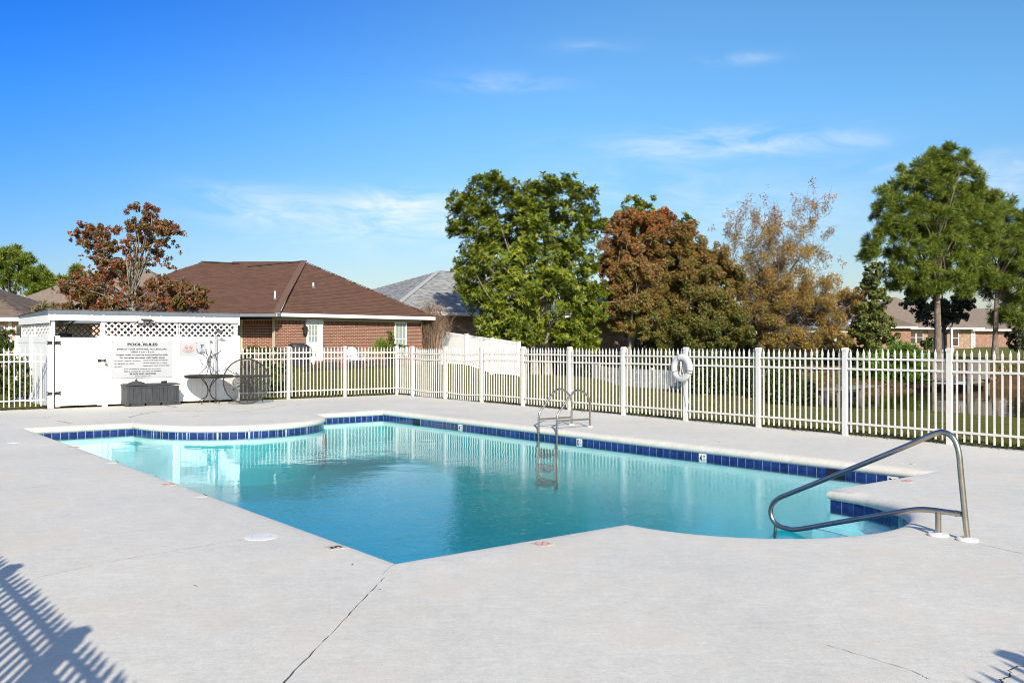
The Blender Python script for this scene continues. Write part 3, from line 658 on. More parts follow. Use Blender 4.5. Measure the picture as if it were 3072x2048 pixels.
def fence(label, pts, group, ends=(True, True), np_=15, seed=0, sag=(), pitch=None):
    root = thing('picket_fence', label, 'fence', pts[0], group); r = random.Random(seed)
    d = (pts[-1] - pts[0]).normalized(); nrm = Vector((d.y, -d.x, 0)); last = len(pts) - 1
    for i, p in enumerate(pts):
        if (i == 0 and not ends[0]) or (i == last and not ends[1]): continue
        link('post', POST, root, frame(p, d, -nrm, (0, 0, 1)) @ Matrix.Rotation(r.gauss(0, .004), 4, 'X'))
    for i in range(last):
        a, b = pts[i], pts[i + 1]; e = (b - a); L = e.length; e = e / L; dz = r.gauss(0, .006)
        k = np_ if pitch is None else max(1, round(L / pitch) - 1)
        sg = -.035 if i in sag else 0.; bow = r.gauss(0, .008)
        for z in (.215, 1.195, 1.375):
            m = MB(); q = [a + e * .045, a.lerp(b, .25), a.lerp(b, .5), a.lerp(b, .75), b - e * .045]
            zz = [0, .7, 1, .7, 0]
            for j in range(4):
                p0 = q[j] + Vector((0, 0, z + dz + sg * zz[j])) + nrm * (bow * zz[j]); p1 = q[j + 1] + Vector((0, 0, z + dz + sg * zz[j + 1])) + nrm * (bow * zz[j + 1])
                m.bar(p0, p1 + (p1 - p0).normalized() * .0004, .036, .036)
            part('rail', m, MT['white_metal'], root)
        for j in range(k):
            f = (j + 1) / (k + 1); p = a.lerp(b, f) + nrm * (bow * (1 - (2 * f - 1) ** 2))
            w = 1 - (2 * f - 1) ** 2
            M = Matrix.Translation((p.x, p.y, r.gauss(0, .004) + dz + sg * w)) @ Matrix.Rotation(math.atan2(d.y, d.x), 4, 'Z') @ Matrix.Rotation(r.gauss(0, .0035), 4, 'X') @ Matrix.Rotation(r.gauss(0, .0035), 4, 'Y')
            link('picket', PICKET, root, M)
    return root
TR = [0, 1.04] + [1.04 + 1.945 * k for k in range(1, 12)]
fence('long white picket fence along the lawn and pond with the life ring on it', [FC + VR * t for t in TR], 'white picket fences round the pool', seed=1, sag=(1, 2), pitch=.1195)
fence('short white picket fence between the white shed and the fence corner', [S0 + UB * (SLEN + .05), FC - UB * 3.8, FC - UB * 1.9, FC - UB * .0], 'white picket fences round the pool', ends=(False, False), seed=2, pitch=.118)
fence('white picket fence with green shrubs behind it beside the shed gate', [S0 - UB * 2.02 + NB * -.05, S0 - UB * .09 + NB * -.05], 'white picket fences round the pool', ends=(True, False), seed=3, pitch=.118)
LN = Vector((-3.228, 4.08, 0)); LD = Vector((.618, -.786, 0))
fence('white picket fence whose long shadow falls on the deck below the skimmer lid', [LN + LD * s for s in (-7.8, -5.85, -3.9, -1.95, 0, 1.95, 3.9)], 'white picket fences round the pool', seed=4, pitch=.118)
NN = Vector((3.107, 2.12, 0)); ND = Vector((.77, .638, 0)).normalized()
fence('white picket fence whose shadow crosses the cracked deck beside the handrail', [NN + ND * s for s in (-1.1, 0, 1.94, 3.88)], 'white picket fences round the pool', seed=5, pitch=.118)

# ------------------------------------------------------------------ stainless ladder and handrail
def ladder():
    base = pool(8.85, 7.66); root = thing('pool_ladder', 'stainless steel pool ladder with two looped rails at the far pool wall', 'pool ladder', base)
    for b in (7.38, 7.93):
        q = [(7.985, -1.15), (7.985, -.6), (7.985, 0.), (7.985, .20), (8.02, .31), (8.14, .44), (8.30, .61), (8.42, .71), (8.54, .745), (8.68, .70), (8.80, .60), (8.85, .47), (8.85, .3), (8.85, .004)]
        part('rail', MB().tube(spline([pool(a, b, z) for a, z in q], 5), .0205, 12), MT['steel'], root)
        part('side_brace', MB().bar(pool(8.0, b, .165), pool(8.84, b, .165), .024, .036), MT['steel'], root)
        part('flange', MB().lathe(pool(8.85, b, .002), [(.062, 0), (.06, .012), (.045, .022), (.023, .026)], 20), MT['flange'], root)
    for z in (-.42, -.70, -.98):
        part('tread', MB().box(pool(7.95, 7.655, z), (.50, .085, .03), W, U), MT['steel'], root)
ladder()
def handrail():
    root = thing('handrail', 'bent stainless steel handrail over the curved steps in the pool bay', 'handrail', pool(4.16, -2.32))
    A = 4.16
    q = [(-2.32, .004), (-2.30, .2), (-2.265, .55), (-2.245, .74), (-2.20, .85), (-2.12, .892), (-2.02, .868), (-1.8, .755), (-1.2, .468), (-.6, .185), (-.45, .112), (-.37, .045), (-.345, -.03), (-.365, -.11), (-.43, -.163), (-.53, -.178), (-.66, -.168), (-1.06, -.046), (-1.6, .118), (-1.78, .172), (-1.89, .2), (-2.0, .212), (-2.15, .214), (-2.272, .215)]
    part('rail', MB().tube(spline([pool(A, b, z) for b, z in q], 6), .0245, 14), MT['steel'], root)
    part('short_post', MB().tube([pool(A, -2.07, .004), pool(A, -2.07, .21)], .0245, 14), MT['steel'], root)
    part('clamp', MB().tube([pool(A, -2.215, .214), pool(A, -2.235, .2145)], .0275, 14), MT['steel'], root)
    part('step_support', MB().tube([pool(A, -.40, -.15), pool(A, -.38, -.75)], .016, 10), MT['steel'], root)
    for b in (-2.32, -2.07):
        part('flange_cover', MB().lathe(pool(A, b, .002), [(.088, 0), (.087, .012), (.078, .019), (.03, .022), (.027, .026)], 28), MT['flange'], root)
handrail()

# ------------------------------------------------------------------ life ring
def life_ring():
    p = FC + VR * TR[7]; c = p + NR * .12; zc = HCAM - (1103 - HOR) / FPX * c.y; c = Vector((c.x, c.y, zc)); X = VR; Z = Vector((0, 0, 1)); Nn = NR
    root = thing('life_ring', 'worn white life ring with a looped rope hanging on a fence post', 'life ring', c)
    R, r = .225, .075; n, k = 48, 20; vs = [c + (X * math.cos(2 * math.pi * i / n) + Z * math.sin(2 * math.pi * i / n)) * (R + r * math.cos(2 * math.pi * j / k)) + Nn * (r * .8 * math.sin(2 * math.pi * j / k)) for i in range(n) for j in range(k)]
    mb = MB(); mb.add(vs, [(i * k + j, ((i + 1) % n) * k + j, ((i + 1) % n) * k + (j + 1) % k, i * k + (j + 1) % k) for i in range(n) for j in range(k)]); mb.smooth = True
    part('ring', mb, MT['ring'], root)
    for a in (-.22, -.42, 1.9, 3.6):
        d = X * math.cos(a) + Z * math.sin(a)
        part('band', MB().tube([c + d * R + (d * math.cos(t) * (r + .004) + Nn * math.sin(t) * (r * .8 + .004)) for t in [2 * math.pi * q / 20 for q in range(20)]], .006, 6, closed=True), MT['dark_plastic'], root)
    part('hook', MB().tube(spline([p + NR * .045 + Z * (zc + .17), p + NR * .11 + Z * (zc + .14), p + NR * .16 + Z * (zc + .15), p + NR * .17 + Z * (zc + .18)], 4), .008, 8), MT['dark_plastic'], root)
    rnd = random.Random(5)
    for q in range(4):
        o = rnd.uniform(-.03, .03)
        pts = [c + Nn * .05 + X * (.0 + o) + Z * .14, c + Nn * .06 + X * (.03 + o) + Z * .02, c + Nn * .06 + X * (.09 + o * .6) + Z * (-.11 - .02 * q), c + Nn * .05 + X * (.05 + o) + Z * (-.165), c + Nn * .05 + X * (-.02 + o) + Z * (-.15 + .01 * q), c + Nn * .06 + X * (.0 + o) + Z * .0, c + Nn * .05 + X * (-.01 + o) + Z * .14]
        part('rope', MB().tube(spline(pts, 5), .006, 6), MT['rope'], root)
    part('rope', MB().tube(spline([c + X * .12 - Nn * .02 - Z * .25, c + X * .13 - Z * .42, c + X * .17 - Z * .60, c + X * .19 - Z * .75], 5), .006, 6), MT['rope'], root)
life_ring()

# ------------------------------------------------------------------ small things in the deck
def deck_bits():
    for px, py, r, lab in ((784, 1610, .135, 'round white skimmer lid with two screws in the deck near the pool corner'), (44, 1327, .105, 'small round white lid set in the deck beside the far left pool corner')):
        c = G(px, py); root = thing('skimmer_lid', lab, 'lid', c)
        part('lid', MB().lathe(c, [(r + .012, .001), (r + .01, .004), (r, .0055), (r * .5, .0065), (0.0001, .007)], 40), MT['flange'], root)
        for s_ in (-1, 1): part('screw', MB().lathe(c + Vector((.79 * r * .7 * s_, .1 * r * s_, .006)), [(.007, 0), (.006, .002), (0.0001, .002)], 10), MT['ink'], root)
    # old marker tiles let into the deck beside the pool edge
    marks = [(1005, 1640, '3', 'old'), (600, 1487, 'line', 'old'), (508, 1452, 'no', 'old'), (337, 1386, 'line', 'old'), (222, 1341, 'no', 'old'), (1627, 1630, 'no', 'old'), (2142, 1326, 'line', 'm'), (2723, 1390, 'line', 'm'), (2720, 1442, 'no', 'm'), (588, 1249, 'no', 'm')]
    for px, py, s_, mt in marks:
        c = G(px, py, .003); o = part('deck_marker', MB().box(c - Vector((0, 0, .002)), (.15, .15, .006), U, W), MT['marker_old' if s_ in ('3', 'no') else 'deck'], deck)
        o['label'] = {'3': 'faded tile with a black 3', 'no': 'faded tile with a red no diving symbol', 'line': 'worn tile painted over, one dark edge'}[s_]
        t = MB(); z = Vector((0, 0, .0025)); side = 1 if px < 1100 else 0
        X, Y = (W, -U) if side else (U, W)
        if s_ == '3': print_on(t, '3', c + z - X * .012, X, Y, Vector((0, 0, 1)), .066, .10, .03); part('lettering', t, MT['ink'], o)
        elif s_ == 'no':
            t.tube([c + z * .5 + (X * math.cos(a) + Y * math.sin(a)) * .055 for a in [2 * math.pi * k / 24 for k in range(24)]], .005, 4, closed=True); t.bar(c + z - (X + Y) * .038, c + z + (X + Y) * .038, .009, .003)
            part('no_diving_symbol', t, MT['faded_red'], o)
        else:
            t.box(c + z - X * .0 - Y * .066, (.15, .014, .002), X, Y); part('dark_edge', t, MT['joint'], o)
deck_bits()
# ------------------------------------------------------------------ equipment shed
ZV = Vector((0, 0, 1))
def sp(s, n=0., z=0.): return S0 + UB * s + NB * n + ZV * z        # along the front, out from it, up
def spx(px, n=0.): return on_line(px, S0 + NB * n, UB)
def zpx(py, p): return HCAM + (HOR - py) / FPX * p.y
def lattice(o, X, w, h, nrm, pitch=.118, sw=.038, th=.007):
    mb = MB(); c = 1 / math.sqrt(2); k = int((w + h) * c / pitch) + 2
    for layer, sgn in ((0, 1), (1, -1)):
        for i in range(-1, k + 1):
            off = (i + .5) * pitch / c                           # x intercept on z = 0 (sgn 1: x = off - z ; sgn -1: x = off - h + z)
            pts = []
            x0, x1 = (off, off - h) if sgn > 0 else (off - h, off)
            t0, t1 = 0., 1.
            dx = x1 - x0
            lo, hi = sorted(((0 - x0) / dx, (w - x0) / dx)); t0, t1 = max(0, lo), min(1, hi)
            if t1 - t0 < .02: continue
            p = o + X * (x0 + dx * t0) + ZV * (h * t0) + nrm * (layer * th); q = o + X * (x0 + dx * t1) + ZV * (h * t1) + nrm * (layer * th)
            mb.bar(p, q, th, sw, nrm.cross((q - p).normalized()))
    return mb
def build_shed():
    root = thing('equipment_shed', 'low white vinyl equipment shed with lattice under a flat metal roof', 'shed', S0)
    Wm = MT['white']; H = 1.83
    def post(s, n, w=.127, h=1.875):
        m = MB().box(sp(s, n, h / 2 - .01), (w, w, h - .02), UB, NB); m.hexa([sp(s, n, h - .02) + UB * a * w * .54 + NB * b * w * .54 for a, b in ((-1, -1), (1, -1), (1, 1), (-1, 1))] + [sp(s, n, h + .012) + UB * a * w * .4 + NB * b * w * .4 for a, b in ((-1, -1), (1, -1), (1, 1), (-1, 1))])
        return part('post', m, Wm, root)
    s_l, s_m, s_e = spx(313.5), spx(532), spx(711)
    for s in (0, s_l, s_m, s_e): post(s, 0)
    post(0, -2.15); post(0, -4.05); post(s_e, -1.6); post(s_e, -3.4); post(1.7, -3.45)
    def panel(o, X, w, z0=.05, z1=H, N_=NB):
        """tongue-and-groove vinyl panel: boards between two rails"""
        k = max(1, round(w / .155)); bw = w / k; bm = MB().box((0, 0, 0), (bw - .004, .022, z1 - z0 - .24)).mesh('board', Wm)
        for i in range(k): link('board', bm, root, frame(o + X * (bw * (i + .5)) + ZV * ((z0 + z1) / 2), X, N_, (0, 0, 1)))
        for z in (z0 + .07, z1 - .07): part('rail', MB().box(o + X * (w / 2) + ZV * z, (w, .042, .14), X, N_), Wm, root)
    panel(sp(s_l + .064), UB, s_m - s_l - .128); panel(sp(s_m + .064), UB, s_e - s_m - .128)
    panel(sp(0, -.064), -NB, 2.02, N_=UB); panel(sp(0, -2.214), -NB, 1.77, N_=UB)
    panel(sp(s_e, -.064), -NB, 1.47, N_=UB); panel(sp(s_e, -1.664), -NB, 1.67, N_=UB)
    panel(sp(.064, -3.45), UB, 1.572); panel(sp(1.764, -3.45), UB, s_e - 1.83)
    # lattice above the walls
    z0, z1 = 1.835, 2.25; lat = MT['white_trim']
    def lat_panel(o, X, w, N_):
        mb = lattice(o + ZV * z0, X, w, z1 - z0, N_); e = part('lattice', mb, lat, root); e['kind'] = 'stuff'
        fr = MB()
        fr.box(o + X * (w / 2) + ZV * (z1 - .006) + N_ * .004, (w, .03, .034), X, N_); fr.box(o + X * (w / 2) + ZV * (z0 + .01) + N_ * .004, (w, .03, .03), X, N_)
        for a in (.015, w - .015): fr.box(o + X * a + ZV * ((z0 + z1) / 2) + N_ * .004, (.03, .026, z1 - z0 - .05), X, N_)
        part('lattice_frame', fr, lat, root)
    lat_panel(sp(s_l - .02, .005), UB, s_m - s_l + .02, NB); lat_panel(sp(s_m + .035, .005), UB, s_e - s_m - .03, NB)
    lat_panel(sp(0, -.03), -NB, 1.66, -UB); lat_panel(sp(0, -1.74), -NB, 1.66, -UB)
    lat_panel(sp(s_e - .02, -.03), -NB, 3.36, UB); lat_panel(sp(.05, -3.43), UB, s_e - .1, NB)
    # corner uprights that carry the roof
    for s, n in ((.06, -.02), (s_l - .055, -.02), (s_e - .04, -.02), (.06, -3.42), (s_e - .04, -3.42)):
        part('upright', MB().box(sp(s, n, 2.06), (.088, .088, .42), UB, NB), lat, root)
    # fascia, flashing with a nicked lower edge, corrugated sheet
    r0, r1 = -.07, s_e + .03; fo = .085
    part('fascia', MB().box(sp((r0 + r1) / 2, fo, 2.335), (r1 - r0, .03, .16), UB, NB), MT['fascia'], root)
    part('side_fascia', MB().box(sp(r0 + .014, fo / 2 - 1.72, 2.30), (.03, 3.52 + fo, .22), UB, NB), MT['fascia'], root)
    part('side_fascia', MB().box(sp(r1 - .014, fo / 2 - 1.72, 2.30), (.03, 3.52 + fo, .22), UB, NB), MT['fascia'], root)
    fl = MB(); n_ = 17; L = r1 - r0 + .02; top = 2.53
    pts = []
    for i in range(n_):
        a = r0 - .01 + L * i / n_; b = L / n_
        pts += [(a, 2.408), (a + b * .40, 2.404), (a + b * .44, 2.425), (a + b * .5, 2.432), (a + b * .56, 2.425), (a + b * .60, 2.404)]
    pts += [(r1 + .01, 2.408)]
    poly = [sp(a, fo + .018, z) for a, z in pts] + [sp(r1 + .01, fo + .018, top), sp(r0 - .01, fo + .018, top)]
    fl.prism(poly[::-1], NB * .004); part('flashing', fl, MT['flash'], root)
    part('side_flashing', MB().hexa([sp(r0 - .012, fo, 2.40), sp(r0 - .012, -3.45, 2.39), sp(r0 - .009, -3.45, 2.39), sp(r0 - .009, fo, 2.40), sp(r0 - .012, fo, 2.53), sp(r0 - .012, -3.45, 2.44), sp(r0 - .009, -3.45, 2.44), sp(r0 - .009, fo, 2.53)]), MT['flash'], root)
    rf = MB(); k = 200; ra, rb = [], []
    for i in range(k + 1):
        s = r0 - .03 + (r1 - r0 + .06) * i / k; dz = .005 * math.sin(2 * math.pi * s / .135)
        ra.append(sp(s, fo + .05, 2.538 + dz)); rb.append(sp(s, -3.52, 2.448 + dz))
    rf.add(ra + rb + [p - ZV * .004 for p in ra + rb], [(i, i + 1, k + 2 + i, k + 1 + i) for i in range(k)] + [(2 * k + 2 + i, 3 * k + 3 + i, 3 * k + 4 + i, 2 * k + 3 + i) for i in range(k)] + [(i, 2 * k + 2 + i, 2 * k + 3 + i, i + 1) for i in range(k)])
    part('roof_sheet', rf, MT['corr'], root, smooth=True)
    for s in (1.0, 2.4, 3.8): part('rafter', MB().bar(sp(s, .05, 2.36), sp(s, -3.4, 2.30), .04, .09), MT['wood'], root)
    # gate: stiles, rails, boards, hinges, hasp
    g0, g1 = .105, s_l - .075; z0, z1 = .035, 1.86
    for a in (g0 + .058, g1 - .058): part('gate_stile', MB().box(sp(a, .012, (z0 + z1) / 2), (.115, .05, z1 - z0), UB, NB), Wm, root)
    for z in (z0 + .085, z1 - .105): part('gate_rail', MB().box(sp((g0 + g1) / 2, .008, z), (g1 - g0 - .236, .042, .13), UB, NB), Wm, root)
    w = g1 - g0 - .24; k = 7; bm = MB().box((0, 0, 0), (w / k - .003, .02, z1 - z0 - .28)).mesh('gate_board', Wm)
    for i in range(k): link('gate_board', bm, root, frame(sp(g0 + .12 + w * (i + .5) / k, .002, (z0 + z1) / 2 + .01), UB, NB, (0, 0, 1)))
    for py in (1028, 1179.5):
        z = zpx(py, sp(.05)); m = MB()
        for sg, a in ((-1, -.02), (1, .16)):
            c = sp(a, .07 if sg < 0 else .042, z)
            m.box(c, (.10, .012, .075), UB, NB)
            for dz in (-.03, .03): m.box(c + UB * (sg * .06) + ZV * dz, (.04, .012, .03), UB, NB)
        m.tube([sp(.075, .075, z - .05), sp(.075, .075, z + .05)], .014, 10); m.bar(sp(.06, .075, z), sp(.14, .05, z), .012, .05)
        part('hinge', m, MT['black'], root, smooth=False)
    z = zpx(1081, sp(s_l)); m = MB().box(sp(g1 - .065, .044, z), (.085, .012, .075), UB, NB); m.bar(sp(g1 - .03, .054, z), sp(s_l + .02, .078, z), .01, .04); m.box(sp(s_l, .07, z), (.05, .012, .08), UB, NB)
    part('hasp', m, MT['black'], root)
    pl = thing('padlock', 'small brass padlock hanging from the black hasp of the shed gate', 'padlock', sp(s_l + .015, .09, z - .09))
    part('lock_body', MB().box(sp(s_l + .015, .095, z - .105), (.05, .02, .06), UB, NB), MT['brass'], pl)
    part('shackle', MB().tube(spline([sp(s_l + .0, .095, z - .075), sp(s_l + .0, .095, z - .03), sp(s_l + .015, .095, z - .012), sp(s_l + .03, .095, z - .03), sp(s_l + .03, .095, z - .075)], 4), .004, 8), MT['steel'], pl)
    m = MB().lathe(sp(.72, -1.6, .0), [(.30, .02), (.31, .3), (.31, 1.35), (.27, 1.55), (.16, 1.66), (.12, 1.70), (.12, 1.82), (.17, 1.83), (.17, 1.93), (.0001, 1.95)], 24)
    t = thing('filter_tank', 'dark pool filter tank inside the shed seen above the gate', 'filter tank', sp(.72, -1.6)); part('tank', m, MT['filter'], t, smooth=True)
    part('valve_pipe', MB().tube(spline([sp(.72, -1.6, 1.9), sp(.8, -1.6, 2.15), sp(.95, -1.55, 2.28)], 5), .02, 8), MT['filter'], t)
    # solar flood light under the roof edge
    c = sp(spx(435), .12, zpx(966, sp(spx(435)))); t = thing('flood_light', 'solar flood light with three lamp heads under the shed roof edge', 'flood light', c)
    part('solar_panel', MB().hexa([c + UB * a + NB * b + ZV * z for a, b, z in ((-.15, -.02, .075), (.13, -.02, .075), (.16, .12, .02), (-.10, .12, .02), (-.15, -.02, .087), (.13, -.02, .087), (.16, .12, .032), (-.10, .12, .032))]), MT['ink'], t)
    for a, w in ((-.155, .15), (0, .14), (.155, .15)):
        h = part('lamp_head', MB().box(c + UB * a, (w, .07, .075), UB, NB), MT['black'], t); part('lens', MB().box(c + UB * a + NB * .036 + ZV * .002, (w - .022, .006, .052), UB, NB), MT['marker'], h)
    part('bracket', MB().box(c - NB * .07, (.06, .09, .05), UB, NB), MT['black'], t)
    return s_l, s_m, s_e
SL, SM, SE = build_shed()

def build_signs():
    # pool rules
    s0, s1 = spx(333.5), spx(516); sc = (s0 + s1) / 2; c0 = sp(sc, .03); zt, zb = zpx(1024, sp(sc)), zpx(1132.5, sp(sc)); c = sp(sc, .03, (zt + zb) / 2); w, h = s1 - s0, zt - zb
    t = thing('pool_rules_sign', 'large white POOL RULES sign on the shed wall beside the gate', 'sign', c)
    part('sign_panel', MB().box(c, (w, .008, h), UB, NB), MT['sign'], t)
    f = c + NB * .0058
    def line(txt, x, y, wd, ht, b=.03):                          # x,y in the 1699-px crop of the sign (165..1345 by 155..860)
        m = MB(); print_on(m, txt, f + UB * ((x - 755) / 1180 * w) + ZV * (-(y - 508) / 705 * h), UB, ZV, NB, wd / 1180 * w, ht / 705 * h, b); part('lettering', m, MT['ink'], t)
    line('POOL RULES', 757, 213, 585, 56, .045); line('SWIM AT YOUR OWN RISK, NO LIFEGUARD', 752, 308, 975, 38); line('OPEN 7 a.m. - 8 p.m.', 757, 364, 460, 38)
    line('Guests under 16 must be accompanied by adult', 752, 418, 1000, 40); line('Do not enter the water with health issues', 755, 468, 870, 34)
    line('NO DIVING - JUMPING - RUNNING', 468, 532, 490, 21); line('NO SMOKING OR VAPING', 408, 584, 372, 21); line('NO PETS', 288, 640, 132, 21)
    line('GLASS CONTAINERS PROHIBITED', 1010, 524, 480, 21); line('EATING RESTRICTED TO TABLES', 1005, 575, 470, 21); line('BABIES MUST WEAR SWIM DIAPERS', 1028, 628, 516, 21)
    line('Your cooperation enhances our community!', 758, 690, 720, 25); line('POA is not liable for lost items or accidents', 758, 735, 720, 25)
    line('BE SAFE AND HAVE FUN', 762, 784, 505, 32, .04); line('POOL CAPACITY 25', 762, 830, 295, 19)
    m = MB().box(f + ZV * (-(252 - 508) / 705 * h) + UB * (2 / 1180 * w), (585 / 1180 * w, .0006, .005), UB, NB)
    part('underline', m, MT['ink'], t)
    for a, b in ((-1, 1), (0, 1), (1, 1), (-1, -1), (1, -1)): part('screw', MB().lathe(c + UB * (a * w / 2 * .985) + ZV * (b * h / 2 * .965) + NB * .004, [(.011, 0), (.009, .004), (.0001, .005)], 10, NB), MT['ink'], t)
    # no smoking
    k = 19.6
    def q(x, y): s = spx(520 + x / k, .03); return sp(s, .03, zpx(1000 + y / k, sp(s, .03)))
    a, b = q(440, 480), q(1380, 1290); c = (a + b) / 2; w = (b - a).dot(UB); h = a.z - b.z
    t = thing('no_smoking_sign', 'small pinkish NO SMOKING sign with two red circles beside the shed post', 'sign', c)
    part('sign_panel', MB().box(c, (w, .007, h), UB, NB), MT['sign'], t); part('printed_field', MB().box(c + NB * .004 - UB * .02 + ZV * .0, (w * .82, .003, h * .60), UB, NB), MT['sign_pink'], t)
    m = MB()
    for x, y in ((755, 830), (1030, 830)):
        cc = q(x, y) + NB * .007; r = .042
        m.tube([cc + (UB * math.cos(v) + ZV * math.sin(v)) * r for v in [2 * math.pi * i / 28 for i in range(28)]], .0045, 5, closed=True)
        m.bar(cc + (-UB + ZV) * r * .7, cc + (UB - ZV) * r * .7, .003, .009, NB.cross(UB)); m.box(cc - ZV * .004, (.052, .002, .012), UB, NB)
    o = part('no_smoking_symbols', m, MT['red_ink'], t)
    m = MB(); 
    for txt, x, y, wd, ht in (('NO SMOKING', 880, 1000, 530, 48), ('INCLUDING', 880, 1070, 280, 26), ('E-CIGARETTES', 890, 1120, 390, 24)): print_on(m, txt, q(x, y) + NB * .0065, UB, ZV, NB, wd / k * sp(SM).y / FPX / .75, ht / k * sp(SM).y / FPX, .04)
    part('lettering', m, MT['ink'], t)
    for x, y in ((455, 495), (1345, 555), (430, 1245)): part('screw', MB().lathe(q(x, y) + NB * .004, [(.011, 0), (.009, .004), (.0001, .005)], 10, NB), MT['ink'], t)
    # small white and blue sign
    a, b = q(1400, 440), q(1990, 1220); c = (a + b) / 2; w = (b - a).dot(UB); h = a.z - b.z
    t = thing('shower_sign', 'small white sign with dark blue emblem beside the outdoor shower', 'sign', c)
    part('sign_panel', MB().box(c, (w, .006, h), UB, NB), MT['sign'], t); m = MB(); f = NB * .0046
    def poly(pts): m.add([q(x, y) + f for x, y in pts][::-1], [tuple(range(len(pts)))])
    poly([(1580, 655), (1815, 655), (1790, 690), (1605, 690)]); poly([(1625, 696), (1675, 696), (1668, 900), (1640, 900)]); poly([(1730, 696), (1785, 696), (1740, 800), (1722, 800)]); poly([(1672, 740), (1735, 740), (1728, 785), (1672, 785)]); poly([(1640, 880), (1728, 880), (1728, 902), (1640, 902)])
    poly([(1575, 1085), (1850, 1085), (1865, 1150), (1545, 1150)])
    print_on(m, 'RINSE', q(1700, 955) + f, UB, ZV, NB, w * .28, h * .035, .03); print_on(m, 'BEFORE ENTRY', q(1705, 1018) + f, UB, ZV, NB, w * .36, h * .04, .03)
    part('emblem', m, MT['blue_ink'], t)
build_signs()

def shower():
    s = spx(639); c = sp(s, .22); t = thing('outdoor_shower', 'slim outdoor shower pipe with round head in front of the shed wall', 'shower', c)
    zt = zpx(985, c)
    part('riser', MB().tube(spline([c + ZV * .0, c + ZV * .9, c + ZV * (zt - .25), c + ZV * (zt - .05) + NB * .02 , c + ZV * zt + NB * .10 + UB * .02, c + ZV * (zt - .06) + NB * .17 + UB * .04], 6), .013, 8), MT['bronze'], t)
    hd = c + ZV * (zt - .1) + NB * .18 + UB * .045
    part('shower_head', MB().lathe(hd, [(.10, 0), (.105, .012), (.06, .03), (.02, .05), (.012, .07)], 24, (ZV - NB * .35).normalized()), MT['bronze'], t)
    c2 = c - UB * .12 - NB * .14
    part('supply_pipe', MB().tube([c2, c2 + ZV * 1.95], .009, 8), MT['flange'], t)
    for z in (1.72, 1.3): part('pipe_clip', MB().bar(c2 + ZV * z - NB * .05, c2 + ZV * z + UB * .07 + NB * .02, .02, .03), MT['black'], t)
    part('valve', MB().tube(spline([c2 + ZV * 1.45 + UB * .0, c2 + ZV * 1.38 + UB * .10 + NB * .05, c + ZV * 1.30], 4), .014, 8), MT['steel'], t)
    part('pull_chain', MB().tube(spline([c + ZV * 1.3 + NB * .03, c + ZV * 1.0 + NB * .05 + UB * .02, c + ZV * .82 + UB * .05, c + ZV * 1.0 + UB * .06, c + ZV * (zt - .3) + UB * .03 + NB * .05], 6), .004, 6), MT['black'], t)
shower()

def storage_box():
    s0, s1 = spx(380, .55), spx(536.5, .55); L = s1 - s0; n0, n1 = .05, .57; H = .52
    t = thing('storage_box', 'charcoal plank-look resin storage box against the white shed wall', 'storage box', sp((s0 + s1) / 2, .3))
    D = MT['darkgrey']; mid = (s0 + s1) / 2
    part('body', MB().box(sp(mid, (n0 + n1) / 2, .285), (L - .04, n1 - n0 - .04, .45), UB, NB), D, t)
    wd = [.10, .19, .10, .155, .095, .08, .10, .10, .155, .07]; k = (L - .13) / sum(wd); x = s0 + .065
    for i, w_ in enumerate(wd):
        w2 = w_ * k; part('plank', MB().box(sp(x + w2 / 2, n1 - .012, .30), (w2 - .007, .022 + .004 * (i % 3), .37), UB, NB), D, t); x += w2
    for i in range(5): part('side_plank', MB().box(sp(s0 + .012, n0 + .06 + .1 * i, .30), (.022, .09, .37), UB, NB), D, t); part('side_plank', MB().box(sp(s1 - .012, n0 + .06 + .1 * i, .30), (.022, .09, .37), UB, NB), D, t)
    for a in (s0 + .032, s1 - .032): part('corner_post', MB().box(sp(a, n1 - .01, .275), (.062, .034, .51), UB, NB), D, t)
    part('front_rail', MB().box(sp(mid, n1 - .004, .505), (L - .13, .03, .05), UB, NB), D, t); part('skirt', MB().box(sp(mid, n1 - .003, .10), (L - .13, .034, .045), UB, NB), D, t)
    for a in (-.30, 0, .30): part('foot_rail', MB().box(sp(mid + a * L, n1 - .01, .038), (L * .26, .03, .06), UB, NB), D, t)
    part('side_rail', MB().box(sp(s0 + .01, (n0 + n1) / 2, .505), (.03, n1 - n0 - .03, .05), UB, NB), D, t); part('side_skirt', MB().box(sp(s0 + .01, (n0 + n1) / 2, .08), (.034, n1 - n0 - .03, .09), UB, NB), D, t)
    part('handle', MB().box(sp(s0 - .004, (n0 + n1) / 2, .47), (.012, .14, .025), UB, NB), MT['ink'], t)
    lid = MB().box(sp(mid, (n0 + n1) / 2, .562), (L + .03, n1 - n0 + .04, .03), UB, NB); lid.box(sp(mid, (n0 + n1) / 2, .583), (L - .03, n1 - n0 - .04, .012), UB, NB)
    part('lid', lid, D, t); part('lid_catch', MB().box(sp(mid - .02, n1 + .022, .545), (.17, .014, .022), UB, NB), D, t)
    c = sp(spx(409, .33), .33, .589); b = thing('umbrella_base', 'dark round umbrella base lying on the storage box lid', 'umbrella base', c)
    part('base_disc', MB().lathe(c, [(.215, 0), (.215, .018), (.19, .03), (.10, .062), (.04, .075), (.035, .08)], 32), MT['dark_plastic'], b, smooth=True); part('socket', MB().lathe(c + ZV * .078, [(.03, 0), (.03, .035), (.014, .04), (.012, .055), (.0001, .058)], 14), MT['dark_plastic'], b)
    c = sp(spx(492, .35), .35, .62); b = thing('small_canister', 'small black cylinder lying on the storage box lid', 'canister', c)
    part('canister_body', MB().tube([c - UB * .07, c + UB * .055], .03, 16), MT['black'], b); part('cap', MB().tube([c + UB * .056, c + UB * .075], .033, 16), MT['ink'], b)
storage_box()

